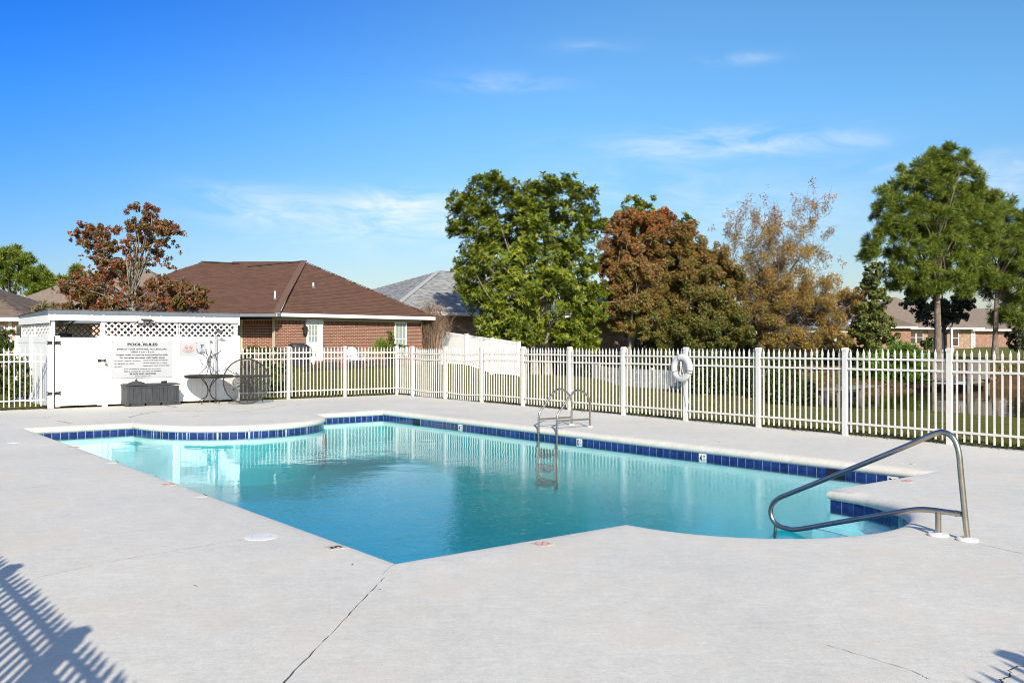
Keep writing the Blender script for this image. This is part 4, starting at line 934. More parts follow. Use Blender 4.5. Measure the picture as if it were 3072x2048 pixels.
def iron_table(label, M, r=.60, h=.735, seed=0, spread=.30):
    """round mesh-topped wrought iron table: rim, wire mesh, spokes and four curled legs; M maps local to world"""
    t = thing('patio_table', label, 'patio table', M.translation, 'wrought iron tables stored by the shed')
    T = lambda p: M @ Vector(p); K = MT['black']
    part('rim', MB().tube([T((r * math.cos(a), r * math.sin(a), h)) for a in [2 * math.pi * i / 56 for i in range(56)]], .018, 8, closed=True), K, t)
    m = MB()                                                     # the expanded-metal mesh: fine crossing wires
    k = 34
    for i in range(-k, k + 1):
        o = i * r / k; l = math.sqrt(max(0, r * r - o * o))
        if l < .03: continue
        for d in (0, 1):
            ca, sa = math.cos(.785 + d * 1.571), math.sin(.785 + d * 1.571)
            p = T((o * ca - l * sa, o * sa + l * ca, h + .002 * d)); q = T((o * ca + l * sa, o * sa - l * ca, h + .002 * d)); m.bar(p, q, .0042, .003, (M.to_3x3() @ ZV))
    o = part('wire_top', m, K, t); o['kind'] = 'stuff'
    m = MB()
    for i in range(4):
        a = math.pi * i / 4 + .2; m.bar(T((r * math.cos(a), r * math.sin(a), h - .012)), T((-r * math.cos(a), -r * math.sin(a), h - .012)), .012, .012, (M.to_3x3() @ ZV))
    part('spokes', m, K, t)
    part('hub', MB().tube([T((.05 * math.cos(a), .05 * math.sin(a), h - .006)) for a in [2 * math.pi * i / 16 for i in range(16)]], .010, 6, closed=True), K, t)
    for i in range(4):
        a = math.pi * i / 2 + .6; ca, sa = math.cos(a), math.sin(a)
        prof = [(spread * 1.10, .0), (spread * 1.06, .05), (spread * .92, .10), (spread * .55, .155), (spread * .22, .24), (.035, .36), (spread * .20, .48), (spread * .52, .60), (spread * .86, .70), (spread * 1.0, h - .012)]
        g = part('leg', MB().tube(spline([T((ca * q, sa * q, z)) for q, z in prof], 5), .0105, 8), K, t)
        part('foot', MB().tube([T((ca * spread * 1.10, sa * spread * 1.10, .0)), T((ca * spread * 1.10, sa * spread * 1.10, .008))], .024, 10), K, g)
    part('leg_ring', MB().tube([T((.045 * math.cos(a), .045 * math.sin(a), .36)) for a in [2 * math.pi * i / 16 for i in range(16)]], .012, 6, closed=True), K, t)
    return t
def tables():
    sA = spx(626, .64); A = sp(sA, .66)
    h = .735
    iron_table('black wrought iron table standing on its curled legs in front of the shed', frame(A, UB, -NB, ZV), .635)
    iron_table('black wrought iron table turned upside down on the standing table', frame(A + ZV * (2 * h + .04), UB, NB, -ZV), .635)
    sD = sA + 1.24; iron_table('black wrought iron table standing behind the tipped table by the fence', frame(sp(sD, .62), (UB - NB * .3).normalized(), (-NB - UB * .3).normalized(), ZV), .55)
    # tipped on its rim, top towards the pool
    sC = spx(738, 1.42); r = .615; nrm = (NB + UB * -.28 + ZV * .10).normalized(); X = ZV.cross(nrm).normalized(); Yv = nrm.cross(X)
    c = sp(sC, 1.46, .0) + ZV * (r * Yv.z + .014)
    iron_table('black wrought iron table tipped on its rim with its round mesh top showing', frame(c - nrm * h, X, Yv, nrm), r)
tables()

def litter():
    """fallen leaves and mulch along the deck edges, one loose mass"""
    r = random.Random(11); m = MB()
    def leaf(p, s):
        a = r.uniform(0, 6.28); t = Vector((math.cos(a), math.sin(a), r.uniform(-.2, .5))); q = Vector((-math.sin(a), math.cos(a), r.uniform(-.3, .3)))
        m.add([p - t * s, p + q * s * .45 + ZV * s * .2, p + t * s, p - q * s * .45], [(0, 1, 2, 3)])
    for i in range(4200):                                        # strip beneath the long fence and the short one
        s = r.random()
        if s < .70: t = r.random() ** .8 * 23; p = FC + VR * t - NR * (r.gauss(.07, .10))
        elif s < .85: p = FC - UB * (r.random() * 5.4) - NB * (r.gauss(.1, .12))
        else: p = S0 - UB * (r.random() * 3.0 + .1) - NB * (r.gauss(.2, .35)) - NB * .05
        leaf(p + ZV * (.012 + .02 * r.random() - .03), r.uniform(.015, .04))
    for i in range(260): leaf(sp(r.random() * 5.2 - .2, abs(r.gauss(0, .10)) + .07, .006), r.uniform(.008, .02))
    for i in range(70):
        p = sp(r.uniform(-1, 6), r.uniform(.3, 3.2), .005); leaf(p, r.uniform(.01, .022))
    for px, py in ((1057, 1691), (1139, 1766), (586, 1756), (2200, 1313), (1670, 1225), (1236, 1205), (945, 1198)): leaf(G(px, py, .006), .018)
    mm = island_mat('leaf_litter_colour', [(.05, .028, .014), (.10, .055, .028), (.16, .095, .05), (.07, .04, .022), (.2, .13, .07)], .9, 0., 20)
    o = part('fallen_leaves', m, mm); o['kind'] = 'stuff'
    # orange dirt washed along the foot of the shed
    mb = MB(); pts = [sp(-.2 + .15 * i, 0, .004) for i in range(38)]; k = len(pts); wd = [.09 + .05 * r.random() for _ in pts]
    mb.add([p + NB * .045 for p in pts] + [p + NB * (.045 + w_) for p, w_ in zip(pts, wd)], [(i, i + 1, k + i + 1, k + i) for i in range(k - 1)]); part('dirt_strip', mb, mat('orange_dirt', (.40, .25, .14), .95, var=.4, scale=14), deck)
litter()

# ------------------------------------------------------------------ houses
def bricks(root, o, X, w, z0, z1, holes, limit, N_, hz=.0677):
    """brickwork with recessed mortar on the plane o + X s; holes are (s0, s1, z0, z1); the lit face looks along N_"""
    soldier = z1 - .203; bm = MB().box((0, 0, 0), (.191, .02, .0555)).mesh('brick', MT['brown_brick']); sm = MB().box((0, 0, 0), (.0575, .02, .193)).mesh('brick', MT['brown_brick'])
    def blocked(a, b, c, d): return any(a < h1 and b > h0 and c < q1 and d > q0 for h0, h1, q0, q1 in holes)
    L = []; S_ = []; cut = MB(); r = random.Random(7); k = int((soldier - z0) / hz)
    for j in range(k):
        z = soldier - hz * (j + .5); off = (j % 2) * .1015; free = [(0., w)]
        for h0, h1, q0, q1 in holes:
            if z + .028 > q0 and z - .028 < q1: free = [t for a_, b_ in free for t in ((a_, min(b_, h0)), (max(a_, h1), b_)) if t[1] - t[0] > .03]
        for a_, b_ in free:
            s = math.floor((a_ - off) / .203) * .203 + off
            while s < b_:
                a, b = max(s + .006, a_ + .002), min(s + .197, b_ - .002); q = N_ * (.004 + r.gauss(0, .0012))
                if b - a > .188: L.append((a, frame(o + X * ((a + b) / 2) + ZV * z + q, X, N_, ZV)))
                elif b - a > .02: cut.box(o + X * ((a + b) / 2) + ZV * z + q, (b - a, .02, .0555), X, N_)
                s += .203
    s = 0
    while s < w - .06:
        if not blocked(s, s + .06, soldier, z1): S_.append(frame(o + X * (s + .034) + ZV * (soldier + .1015) + N_ * .004, X, N_, ZV))
        s += .0677
    L.sort(key=lambda q: q[0] + abs(q[1].translation.z - 1.9) * .8)
    pieces('brick', bm, [m for _, m in L], root, limit)
    if cut.v: e = part('cut_brick', cut, MT['brown_brick'], root); e['kind'] = 'stuff'
    o_ = MB()
    for m in S_: b = MB().box((0, 0, 0), (.0575, .02, .193)); o_.add([m @ Vector(p) for p in b.v], b.f)
    e = part('soldier_course', o_, MT['brown_brick'], root); e['kind'] = 'stuff'
def plane_uv(o, X, Y, poly2):
    return [o + X * a + Y * b for a, b in poly2]
def clip_row(poly, v):                                            # the span of a convex polygon at height v
    xs = []
    for (a, b), (c, d) in zip(poly, poly[1:] + poly[:1]):
        if (b - v) * (d - v) < 0 or b == v: xs.append(a + (c - a) * ((v - b) / (d - b) if d != b else 0))
    return (min(xs), max(xs)) if len(xs) >= 2 else None
def shingles(root, o, X, Y, poly, mt, limit, course=.143, tab=.30, seed=0):
    """overlapping courses of tabs on the plane spanned by X (level) and Y (up the slope); poly in plane coordinates"""
    N_ = X.cross(Y).normalized(); r = random.Random(seed); hi = max(b for _, b in poly); L = []
    tb = MB().hexa([(-tab / 2 + .003, 0, .003), (tab / 2 - .003, 0, .003), (tab / 2 - .003, course * 1.15, -.006), (-tab / 2 + .003, course * 1.15, -.006), (-tab / 2 + .003, 0, .019), (tab / 2 - .003, 0, .019), (tab / 2 - .003, course * 1.15, .0), (-tab / 2 + .003, course * 1.15, 0)]).mesh('shingle', mt)
    j = 0; v = .0
    while v < hi:
        sp_ = clip_row(poly, v + course * .5)
        if sp_:
            s = sp_[0] - r.random() * tab
            while s < sp_[1]:
                c = s + tab / 2
                if c - tab * .35 > sp_[0] and c + tab * .35 < sp_[1]: L.append((v, frame(o + X * c + Y * v + N_ * (.006 + r.uniform(0, .006)), X, Y, N_)))
                s += tab
        v += course; j += 1
    pieces('shingle', tb, [m for _, m in L], root, limit)
def roof_plane(root, name, pts, under, mt, limit=0, seed=0, **kw):
    """slab under the shingles + the shingles; pts: eave start, eave end, then up and round"""
    X = (pts[1] - pts[0]); X.z = 0; X.normalize(); n = (pts[1] - pts[0]).cross(pts[-1] - pts[0]).normalized()
    if n.z < 0: n = -n
    Y = n.cross(X).normalized()
    if Y.z < 0: Y = -Y
    mb = MB().prism([p for p in pts], -n * .06); part(name, mb, under, root)
    if mt:
        poly = [((p - pts[0]).dot(X), (p - pts[0]).dot(Y)) for p in pts]; shingles(root, pts[0], X, Y, poly, mt, limit, seed=seed, **kw)
def window_unit(root, o, X, N_, s0, s1, z0, z1, cols=3, rows=2, name='window', frame_m=None, blind=None, depth=.05):
    fm = frame_m or MT['white_trim']; c = o + X * ((s0 + s1) / 2) + ZV * ((z0 + z1) / 2); w, h = s1 - s0, z1 - z0
    f = MB(); t = .05
    f.box(c + ZV * (h / 2 - t / 2) - N_ * .01, (w, depth, t), X, N_); f.box(c - ZV * (h / 2 - t / 2) - N_ * .01, (w, depth, t), X, N_)
    for a in (-1, 1): f.box(c + X * (a * (w / 2 - t / 2)) - N_ * .01, (t, depth, h - 2 * t), X, N_)
    e = part(name, f, fm, root)
    part('pane', MB().box(c - N_ * .035, (w - 2 * t, .008, h - 2 * t), X, N_), MT['glass'] if blind is None else blind, e)
    mu = MB()
    for i in range(1, cols): mu.box(c + X * ((i / cols - .5) * (w - 2 * t)) - N_ * .022, (.018, .014, h - 2 * t), X, N_)
    for j in range(1, rows): mu.box(c + ZV * ((j / rows - .5) * (h - 2 * t)) - N_ * .0225, (w - 2 * t, .012, .018 if rows > 2 else .045), X, N_)
    if mu.v: part('muntins', mu, fm, e)
    return e

def brown_house():
    E0, E1 = P(841, 938.6, 39.0), None
    ze = E0.z; y1 = (ze - HCAM) * FPX / (HOR - 950.7); E1 = P(1305, 950.7, y1)
    eu = (E1 - E0); eu.z = 0; EL = eu.length; eu.normalize(); en = Vector((eu.y, -eu.x, 0))
    root = thing('brick_house', 'single-storey brown brick house with a brown shingle hip roof beyond the fence', 'house', (E0.x, E0.y, .72))
    pk = P(911.5, 785.5, 45.0); rd = MT['ridge_brown']
    # right-hand hip end, left-hand plane with its stepped ridge, far planes
    roof_plane(root, 'roof', [E0, E1, pk], rd, MT['shingle_brown'], 300, 1)
    C0 = P(828, 939, 38.4); zc = C0.z
    sl = (pk.z - C0.z) / (pk.y - C0.y)
    def onW(px, py):                                             # the plane of the long left slope
        k = (HOR - py) / FPX; y = (C0.z - HCAM - sl * C0.y) / (k - sl); return P(px, py, y)
    CL = Vector((-17.6, 38.4, zc)); top = [onW(742.5, 801.5), onW(718, 793), onW(605, 787), onW(524, 812)]
    roof_plane(root, 'roof', [CL, C0, pk] + top, rd, None, 0, 2)
    Xw = Vector((1, 0, 0)); n = (C0 - CL).cross(pk - CL).normalized(); Yw = n.cross(Xw).normalized()
    if Yw.z < 0: Yw = -Yw
    def split(poly): return [((p - CL).dot(Xw), (p - CL).dot(Yw)) for p in poly]
    shingles(root, CL, Xw, Yw, split([CL, C0, pk, onW(605, 787), onW(524, 812)]), MT['shingle_brown'], 0, seed=4)
    back = Vector((-.69, .72, 0)) * 9
    roof_plane(root, 'roof', [E1 + back * .9, E1, pk][::-1] if False else [E1, E1 + back, Vector((pk.x - 4, pk.y + 4, pk.z)), pk], rd, None)
    roof_plane(root, 'roof', [Vector((-19.5, 52, 2.9)), Vector((-13, 52, 2.9)), Vector((pk.x - 4, pk.y + 4, pk.z)), pk, onW(605, 787), onW(524, 812) + Vector((0, .1, 0)), CL + Vector((0, .05, 0))], rd, None)
    # hip caps
    for a, b in ((C0, pk), (E1, pk)):
        m = MB(); k = 30
        for i in range(k): m.bar(a.lerp(b, i / k) + ZV * .03, a.lerp(b, (i + 1.15) / k) + ZV * .045, .28 if a is C0 else .22, .025)
        o = part('hip_cap', m, rd, root)
    for q in (top[1], ): pass
    m = MB()
    for a, b in ((onW(742.5, 801.5), pk), (onW(605, 787), onW(718, 793))): m.bar(a + ZV * .04, b + ZV * .04, .22, .05)
    part('ridge_vent', m, MT['joint'], root)
    # fascia, soffit, frieze
    wt = MT['white_trim']
    part('fascia', MB().bar(E0 - ZV * .075 + en * .02, E1 - ZV * .075 + en * .02, .03, .15), wt, root)
    part('fascia', MB().bar(C0 - ZV * .07, E0 - ZV * .075, .03, .15), wt, root); part('gutter', MB().bar(CL - ZV * .09 + Vector((0, -.05, 0)), C0 - ZV * .09 + Vector((0, -.05, 0)), .11, .12), MT['flash'], root)
    wl = E0 - en * .46; we = E1 - en * .46 - eu * .45
    part('soffit', MB().prism([E0 - ZV * .15, E1 - ZV * .15, E1 - en * 1.2 - ZV * .15, E0 - en * 1.2 - ZV * .15], ZV * .02), MT['frieze'], root)
    zs = ze - .15
    def s_at(px, o=None): return on_line(px, wl, eu)
    w = (we - wl).dot(eu); zt = zs - .14
    part('frieze', MB().bar(wl + ZV * (zs - .07 - wl.z) + en * .02, we + ZV * (zs - .07 - we.z) + en * .02, .02, .14), MT['frieze'], root)
    z0 = .62; base = Vector((wl.x, wl.y, 0))
    ds, de, df = s_at(919.5), s_at(956), s_at(966.5); ws, we_ = s_at(1183.5), s_at(1218)
    ztop = lambda s: 0
    zd = HCAM + (HOR - 962) / FPX * (base + eu * ds).y; zw = HCAM + (HOR - 966) / FPX * (base + eu * ws).y
    holes = [(ds - .02, df + .03, 0, zt + .3), (ws - .02, we_ + .03, zw - 1.62, zt + .3)]
    L0 = 0.0
    part('mortar_wall', MB().box(base + eu * (w / 2) - en * .109 + ZV * ((zt + .1) / 2 + .1), (w, .22, zt - .1), eu, en), MT['mortar'], root)
    bricks(root, base - en * .006, eu, w, z0, zt, holes, 300, en)
    side = [base + eu * w, base + eu * w - en * 8]
    part('mortar_wall', MB().box(base + eu * (w - .12) - en * 4.3 + ZV * 1.4, (.2, 8, 2.6), eu, en), MT['red_brick_far'], root)
    # door with glazed upper half, window with blinds, wall lantern
    d = MB().box(base + eu * ((ds + de) / 2) + en * .0 + ZV * ((zd + .7) / 2), (de - ds - .04, .05, zd - .74), eu, en); e = part('door', d, MT['door'], root)
    gx0, gx1 = s_at(924), s_at(951); gt = HCAM + (HOR - 974) / FPX * (base + eu * ds).y; gb = HCAM + (HOR - 1025) / FPX * (base + eu * ds).y
    part('pane', MB().box(base + eu * ((gx0 + gx1) / 2) + en * .028 + ZV * ((gt + gb) / 2), (gx1 - gx0, .006, gt - gb), eu, en), MT['blind'], e)
    mu = MB()
    for i in range(4): mu.box(base + eu * (gx0 + (gx1 - gx0) * i / 3) + en * .036 + ZV * ((gt + gb) / 2), (.024, .016, gt - gb), eu, en)
    for i in range(4): mu.box(base + eu * ((gx0 + gx1) / 2) + en * .0365 + ZV * (gb + (gt - gb) * i / 3), (gx1 - gx0, .014, .022), eu, en)
    part('muntins', mu, MT['door'], e); part('knob', MB().lathe(base + eu * (ds + .1) + en * .03 + ZV * (gb - .22), [(.02, 0), (.035, .03), (.03, .06), (.0001, .07)], 12, en), MT['black'], e)
    fr = MB(); 
    for a, b in ((ds - .02, ds + .03), (de, df)): fr.box(base + eu * ((a + b) / 2) + en * .012 + ZV * ((zd + .75) / 2), (b - a, .07, zd - .7), eu, en)
    fr.box(base + eu * ((ds + df) / 2) + en * .012 + ZV * (zd + .03), (df - ds + .05, .07, .09), eu, en); part('door_frame', fr, wt, root)
    window_unit(root, base + en * .05, eu, en, ws, we_, zw - 1.6, zw, 3, 2, blind=MT['blind'])
    lz = HCAM + (HOR - 990) / FPX * (base + eu * s_at(913)).y; lc = base + eu * s_at(911) + en * .12 + ZV * lz
    t = part('wall_lantern', MB().lathe(lc, [(.03, -.22), (.09, -.17), (.11, .06), (.15, .08), (.05, .19), (.0001, .24)], 8), MT['black'], root, smooth=False); part('lantern_arm', MB().tube(spline([lc - en * .12 + ZV * .1, lc - en * .05 + ZV * .25, lc + ZV * .22], 5), .015, 6), MT['black'], t)
    # porch wall under the deep left eave
    py = 39.85; x1 = (base + eu * .25).x; x0 = P(725, 0, py).x
    xl = -13.6; o = Vector((xl, py, 0)); Xp = Vector((1, 0, 0)); Np = Vector((0, -1, 0))
    part('mortar_wall', MB().box(Vector(((x1 + xl) / 2, py + .096, 1.45)), (x1 - xl, .2, 2.5)), MT['mortar'], root)
    bw0 = P(706, 0, py).x - xl; bw1 = P(724, 0, py).x - xl
    bricks(root, o, Xp, x1 - xl, z0, zt, [(bw0 - .05, bw1 + .05, .9, 2.6)], 0, Np)
    window_unit(root, o + Np * .045, Xp, Np, bw0, bw1, 1.0, 2.55, 2, 2, name='porch_window', frame_m=MT['frieze'], blind=MT['blind'])
    part('mortar_wall', MB().box(Vector(((-17.2 + xl) / 2, 38.996, 1.45)), (xl + 17.2, .2, 2.5)), MT['mortar'], root)
    part('mortar_wall', MB().box(Vector((xl - .1, 39.48, 1.45)), (.18, .74, 2.5)), MT['red_brick_far'], root)
    bricks(root, Vector((-17.2, 38.9, 0)), Xp, xl + 17.2, z0, zt, [], 0, Np)
    part('soffit', MB().prism([CL - ZV * .16, C0 - ZV * .16, Vector((-9.9, py, zs)), Vector((-17.6, py, zs))], ZV * .02), MT['frieze'], root)
    # pipes through the roof
    Xr, nr = eu, None
    n1 = (E1 - E0).cross(pk - E0).normalized()
    def onR(px, py_):
        d = Vector(((px - 1536) / FPX, 1, (HOR - py_) / FPX)); k = (E0 - Vector((0, 0, HCAM))).dot(n1) / d.dot(n1); return Vector((0, 0, HCAM)) + d * k
    for p, r_, h, m in ((onW(825, 898), .045, .36, wt), (onW(437, 932), .045, .2, wt), (onR(940, 862), .045, .22, wt)):
        v = part('vent_pipe', MB().tube([p - ZV * .05, p + ZV * h], r_, 10), m, root); part('pipe_collar', MB().lathe(p - ZV * .02, [(.13, -.05), (.09, .03), (.05, .09)], 12), MT['flash'], v)
    return root
brown_house()

def hip_house(label, o, X, w, d, z0, zw, rise, wall, roof, over=.5, parts=None, trim=None, shg=None, ridge=None, limit=0, seed=0):
    """o: near left corner of the walls; X along the front, depth away; parts(root, o, X, N) adds the openings"""
    X = Vector(X).normalized(); Y = Vector((-X.y, X.x, 0)); N_ = -Y; o = Vector(o)
    root = thing('house', label, 'house', o + ZV * z0)
    part('wall', MB().hexa([o + X * a + Y * b + ZV * z for z in (z0 - .5, zw) for a, b in ((0, 0), (w, 0), (w, d), (0, d))]), wall, root)
    a = [o + X * p + Y * q + ZV * zw for p, q in ((-over, -over), (w + over, -over), (w + over, d + over), (-over, d + over))]
    W2, D2 = w + 2 * over, d + 2 * over; hh = min(W2, D2) / 2
    if W2 >= D2: r0, r1 = o + X * (-over + hh) + Y * (d / 2) + ZV * (zw + rise), o + X * (w + over - hh) + Y * (d / 2) + ZV * (zw + rise)
    else: r0, r1 = o + X * (w / 2) + Y * (-over + hh) + ZV * (zw + rise), o + X * (w / 2) + Y * (d + over - hh) + ZV * (zw + rise)
    if W2 >= D2: planes = [[a[0], a[1], r1, r0], [a[1], a[2], r1], [a[2], a[3], r0, r1], [a[3], a[0], r0]]
    else: planes = [[a[0], a[1], r0], [a[1], a[2], r1, r0], [a[2], a[3], r1], [a[3], a[0], r0, r1]]
    for i, pl in enumerate(planes):
        roof_plane(root, 'roof', pl, roof, shg if i in (0, 3, 1) and shg else None, limit if i == 0 else 0, seed + i)
    f = MB(); tm = trim or MT['white_trim']
    for i in range(4): f.bar(a[i] - ZV * .1, a[(i + 1) % 4] - ZV * .1, .04, .2)
    part('fascia', f, tm, root); part('soffit', MB().prism([p - ZV * .17 for p in a], ZV * .03), tm, root)
    for q in ([r0, r1] if (r1 - r0).length > .2 else []): pass
    if ridge:
        m = MB(); m.bar(r0 + ZV * .03, r1 + ZV * .03, .3, .03)
        for c_, r_ in ((a[0], r0), (a[1], r1 if W2 >= D2 else r0)): m.bar(c_ + ZV * .03, r_ + ZV * .03, .3, .03)
        part('ridge_cap', m, ridge, root)
    if parts: parts(root, o, X, N_)
    return root
def houses():
    # grey-roofed house left of the big tree
    Yd = 60; pk = P(1316.5, 813.6, Yd); ez = HCAM + (HOR - 951) / FPX * 57
    X = Vector((.80, .6, 0)).normalized(); Y = Vector((-X.y, X.x, 0)); half = 8.2
    o = Vector((pk.x, pk.y, 0)) - Y * half + Y * .5 - X * (half - .5)
    def pr(root, o, X, N_):
        window_unit(root, o + N_ * .06, X, N_, 11.2, 12.6, 1.3, 2.7, 4, 2); window_unit(root, o + N_ * .06, X, N_, 6.2, 7.4, 1.3, 2.7, 3, 2)
        c = Vector((pk.x, pk.y, pk.z)) + X * 1.0 - Y * 1.3 - ZV * .55
        v = part('turbine_vent', MB().lathe(P(1388, 851, 58.5), [(.16, -.5), (.2, -.2), (.36, -.12), (.40, .1), (.28, .33), (.0001, .40)], 14), MT['joint'], root)
    hip_house('house with a pale grey shingle hip roof beside the big green tree', o, X, 18, 2 * half - 1, .6, ez + .1, pk.z - ez - .1, MT['tan_brick'], MT['ridge_grey'], shg=MT['shingle_grey'], ridge=MT['ridge_grey'], limit=300, parts=pr, seed=10)
    # peach house half hidden behind the trees
    def pr2(root, o, X, N_):
        for s in (3.0, 7.0, 11): window_unit(root, o + N_ * .06, X, N_, s, s + 1.2, 1.2, 2.8, 2, 2)
        part('downpipe', MB().bar(o + X * 5.2 + N_ * .06 + ZV * .5, o + X * 5.2 + N_ * .06 + ZV * 3.9, .09, .09), MT['white_trim'], root)
    hip_house('peach-walled house half hidden behind the autumn trees', P(1700, 0, 66) * 1 + Vector((0, 0, -P(1700, 0, 66).z)), (1, .08, 0), 12, 9, .3, 4.3, 1.6, MT['peach'], MT['roof_tan'], parts=pr2)
    # grey-roofed porch house
    def pr3(root, o, X, N_):
        for s in (2.2, 4.4, 6.6, 9.5):
            part('porch_column', MB().lathe(o + X * s + N_ * 1.6 + ZV * .6, [(.2, 0), (.2, .25), (.14, .3), (.12, 1.9), (.2, 1.95), (.2, 2.1)], 12), MT['white_trim'], root)
        part('porch_beam', MB().box(o + X * 5.9 + N_ * 1.6 + ZV * 2.85, (9.4, .3, .3), X, N_), MT['white_trim'], root)
        for s in (3.0, 7.6): window_unit(root, o + N_ * .06, X, N_, s, s + 1.3, 1.2, 2.6, 3, 2)
        part('porch_roof', MB().hexa([o + X * a + N_ * b + ZV * z for a, b, z in ((.8, 2.1, 3.0), (11, 2.1, 3.0), (11, -.2, 3.9), (.8, -.2, 3.9), (.8, 2.1, 3.1), (11, 2.1, 3.1), (11, -.2, 4.0), (.8, -.2, 4.0))]), MT['roof_grey'], root)
    hip_house('brick house with white porch columns behind the yellow-leaved tree', Vector((19.5, 84, 0)), (1, .05, 0), 14, 10, .6, 3.6, 2.2, MT['red_brick_far'], MT['roof_grey'], parts=pr3)
    # tan brick houses on the right beyond the pond
    def pr4(root, o, X, N_):
        window_unit(root, o + N_ * .06, X, N_, 4.75, 5.45, 1.65, 3.0, 1, 2); window_unit(root, o + N_ * .06, X, N_, 5.5, 6.2, 1.65, 3.0, 1, 2)
        part('downpipe', MB().bar(o + X * 4.2 + N_ * .1 + ZV * 1.1, o + X * 4.2 + N_ * .1 + ZV * 3.3, .1, .1), MT['white_trim'], root)
        part('porch_recess', MB().box(o + X * 7.6 + N_ * .01 + ZV * 2.2, (1.8, .06, 2.2), X, N_), MT['glass'], root); window_unit(root, o + N_ * .06, X, N_, 9.1, 9.9, 1.4, 3.1, 1, 2)
        part('porch_post', MB().box(o + X * 8.75 + N_ * .9 + ZV * 2.2, (.2, .2, 2.2), X, N_), MT['white_trim'], root); part('corner_board', MB().box(o + X * 11.3 + N_ * .05 + ZV * 2.2, (.2, .1, 2.3), X, N_), MT['white_trim'], root)
        part('hose_reel', MB().tube([o + X * 4.5 + N_ * .2 + ZV * (1.75 + .3 * math.sin(q)) + X * .3 * math.cos(q) for q in [6.283 * i / 16 for i in range(16)]], .07, 6, closed=True), MT['black'], root)
    hip_house('tan brick house with a brown hip roof and paired white window beyond the pond', Vector((36.6, 96, 0)), (1, .0, 0), 11.4, 13, 1.1, 3.35, 3.45, MT['tan_brick'], MT['roof_tan'], over=.8, parts=pr4)
    def pr5(root, o, X, N_):
        b = o + X * 11.5 + N_ * .12 + ZV * 1.15
        mb = lattice(b, X, 3.6, 1.95, N_, pitch=.26, sw=.09, th=.02); e = part('lattice', mb, MT['white_trim'], root); e['kind'] = 'stuff'
        for s in (0, 1.8, 3.6): part('lattice_post', MB().box(b + X * s + ZV * 1.0 + N_ * .05, (.16, .1, 2.1), X, N_), MT['white_trim'], root)
        part('corner_trim', MB().box(o + X * 9.3 + N_ * .06 + ZV * 2.2, (.2, .1, 2.4), X, N_), MT['white_trim'], root)
    hip_house('brick house with a white lattice screen beyond the thinner pine', Vector((40.0, 110, 0)), (1, -.0, 0), 30, 12, 1.2, 3.4, 2.7, MT['red_brick_far'], MT['roof_tan'], over=.7, parts=pr5)
    # brown wing seen right of the yellow tree
    hip_house('dark brick house wing with a shaded roof right of the yellow-leaved tree', Vector((30.3, 92, 0)), (1, 0, 0), 9.5, 10, 1.0, 3.4, 3.0, MT['red_brick_far'], MT['roof_dark'])
    # left edge
    def pr6(root, o, X, N_):
        window_unit(root, o + N_ * .06, X, N_, 6.6, 8.6, 1.2, 2.55, 2, 1); window_unit(root, o + N_ * .06, X, N_, 9.1, 9.9, 1.2, 2.55, 1, 1)
        part('corner_board', MB().box(o + X * 8.85 + N_ * .04 + ZV * 1.5, (.16, .06, 2.6), X, N_), MT['white_trim'], root)
    hip_house('house with weathered brown shingles and green window at the far left', Vector((-33.6, 45, 0)), (1, .06, 0), 9.3, 9, .3, 2.95, 2.1, MT['peach'], MT['roof_dark'], parts=pr6, shg=MT['shingle_tan'], limit=0, seed=20)
    hip_house('house with a tan hip roof and round vent behind the red-leaved tree', Vector((-38.0, 66, 0)), (1, .0, 0), 15.5, 12, .6, 3.6, 3.9, MT['peach'], MT['roof_tan'])
MT['shingle_tan'] = island_mat('tan_shingle', [(.17, .13, .10), (.22, .17, .13), (.15, .115, .09), (.19, .15, .12)], .9, .4, 50, .22)
houses()

# ------------------------------------------------------------------ privacy fence, low fence, garden pieces
def privacy_fence():
    a = P(1327, 0, 47); b = P(1557, 0, 43); a.z = gz(a.x, a.y); b.z = gz(b.x, b.y); ta = P(1327, 993, 47).z; tb = P(1557, 1025, 43).z
    root = thing('privacy_fence', 'tall white vinyl privacy fence dappled by tree shade on the lawn', 'fence', a)
    A, B = Vector((a.x, a.y, 0)), Vector((b.x, b.y, 0)); d = (B - A); L = d.length; d.normalize(); n = Vector((d.y, -d.x, 0))
    k = 3
    for i in range(k + 1):
        f = i / k; zt = ta + (tb - ta) * f; p = A + d * (L * f); zb = gz(p.x, p.y)
        m = MB().box(p + ZV * ((zt + zb) / 2 - .05), (.127, .127, zt - zb + .1), d, n); m.box(p + ZV * (zt + .015), (.15, .15, .03), d, n); part('post', m, MT['white'], root)
    for i in range(k):
        f0, f1 = i / k, (i + 1) / k; nb = max(4, round(L / k / .15))
        for zo, hh in ((-.07, .12), (None, .12)):
            p, q = A + d * (L * f0 + .06), A + d * (L * f1 - .06)
            if zo is not None: p, q = p + ZV * (ta + (tb - ta) * f0 + zo), q + ZV * (ta + (tb - ta) * f1 + zo)
            else: p, q = p + ZV * (gz(p.x, p.y) + .12), q + ZV * (gz(q.x, q.y) + .12)
            part('rail', MB().bar(p, q, .045, hh), MT['white'], root)
        for j in range(nb):
            g0, g1 = f0 + (f1 - f0) * (j + .02) / nb, f0 + (f1 - f0) * (j + .98) / nb; p, q = A + d * (L * g0), A + d * (L * g1)
            z0, z1 = [gz(x.x, x.y) + .16 for x in (p, q)], [ta + (tb - ta) * g - .12 for g in (g0, g1)]
            part('board', MB().hexa([p - n * .01 + ZV * z0[0], q - n * .01 + ZV * z0[1], q + n * .012 + ZV * z0[1], p + n * .012 + ZV * z0[0], p - n * .01 + ZV * z1[0], q - n * .01 + ZV * z1[1], q + n * .012 + ZV * z1[1], p + n * .012 + ZV * z1[0]]), MT['white'], root)
privacy_fence()
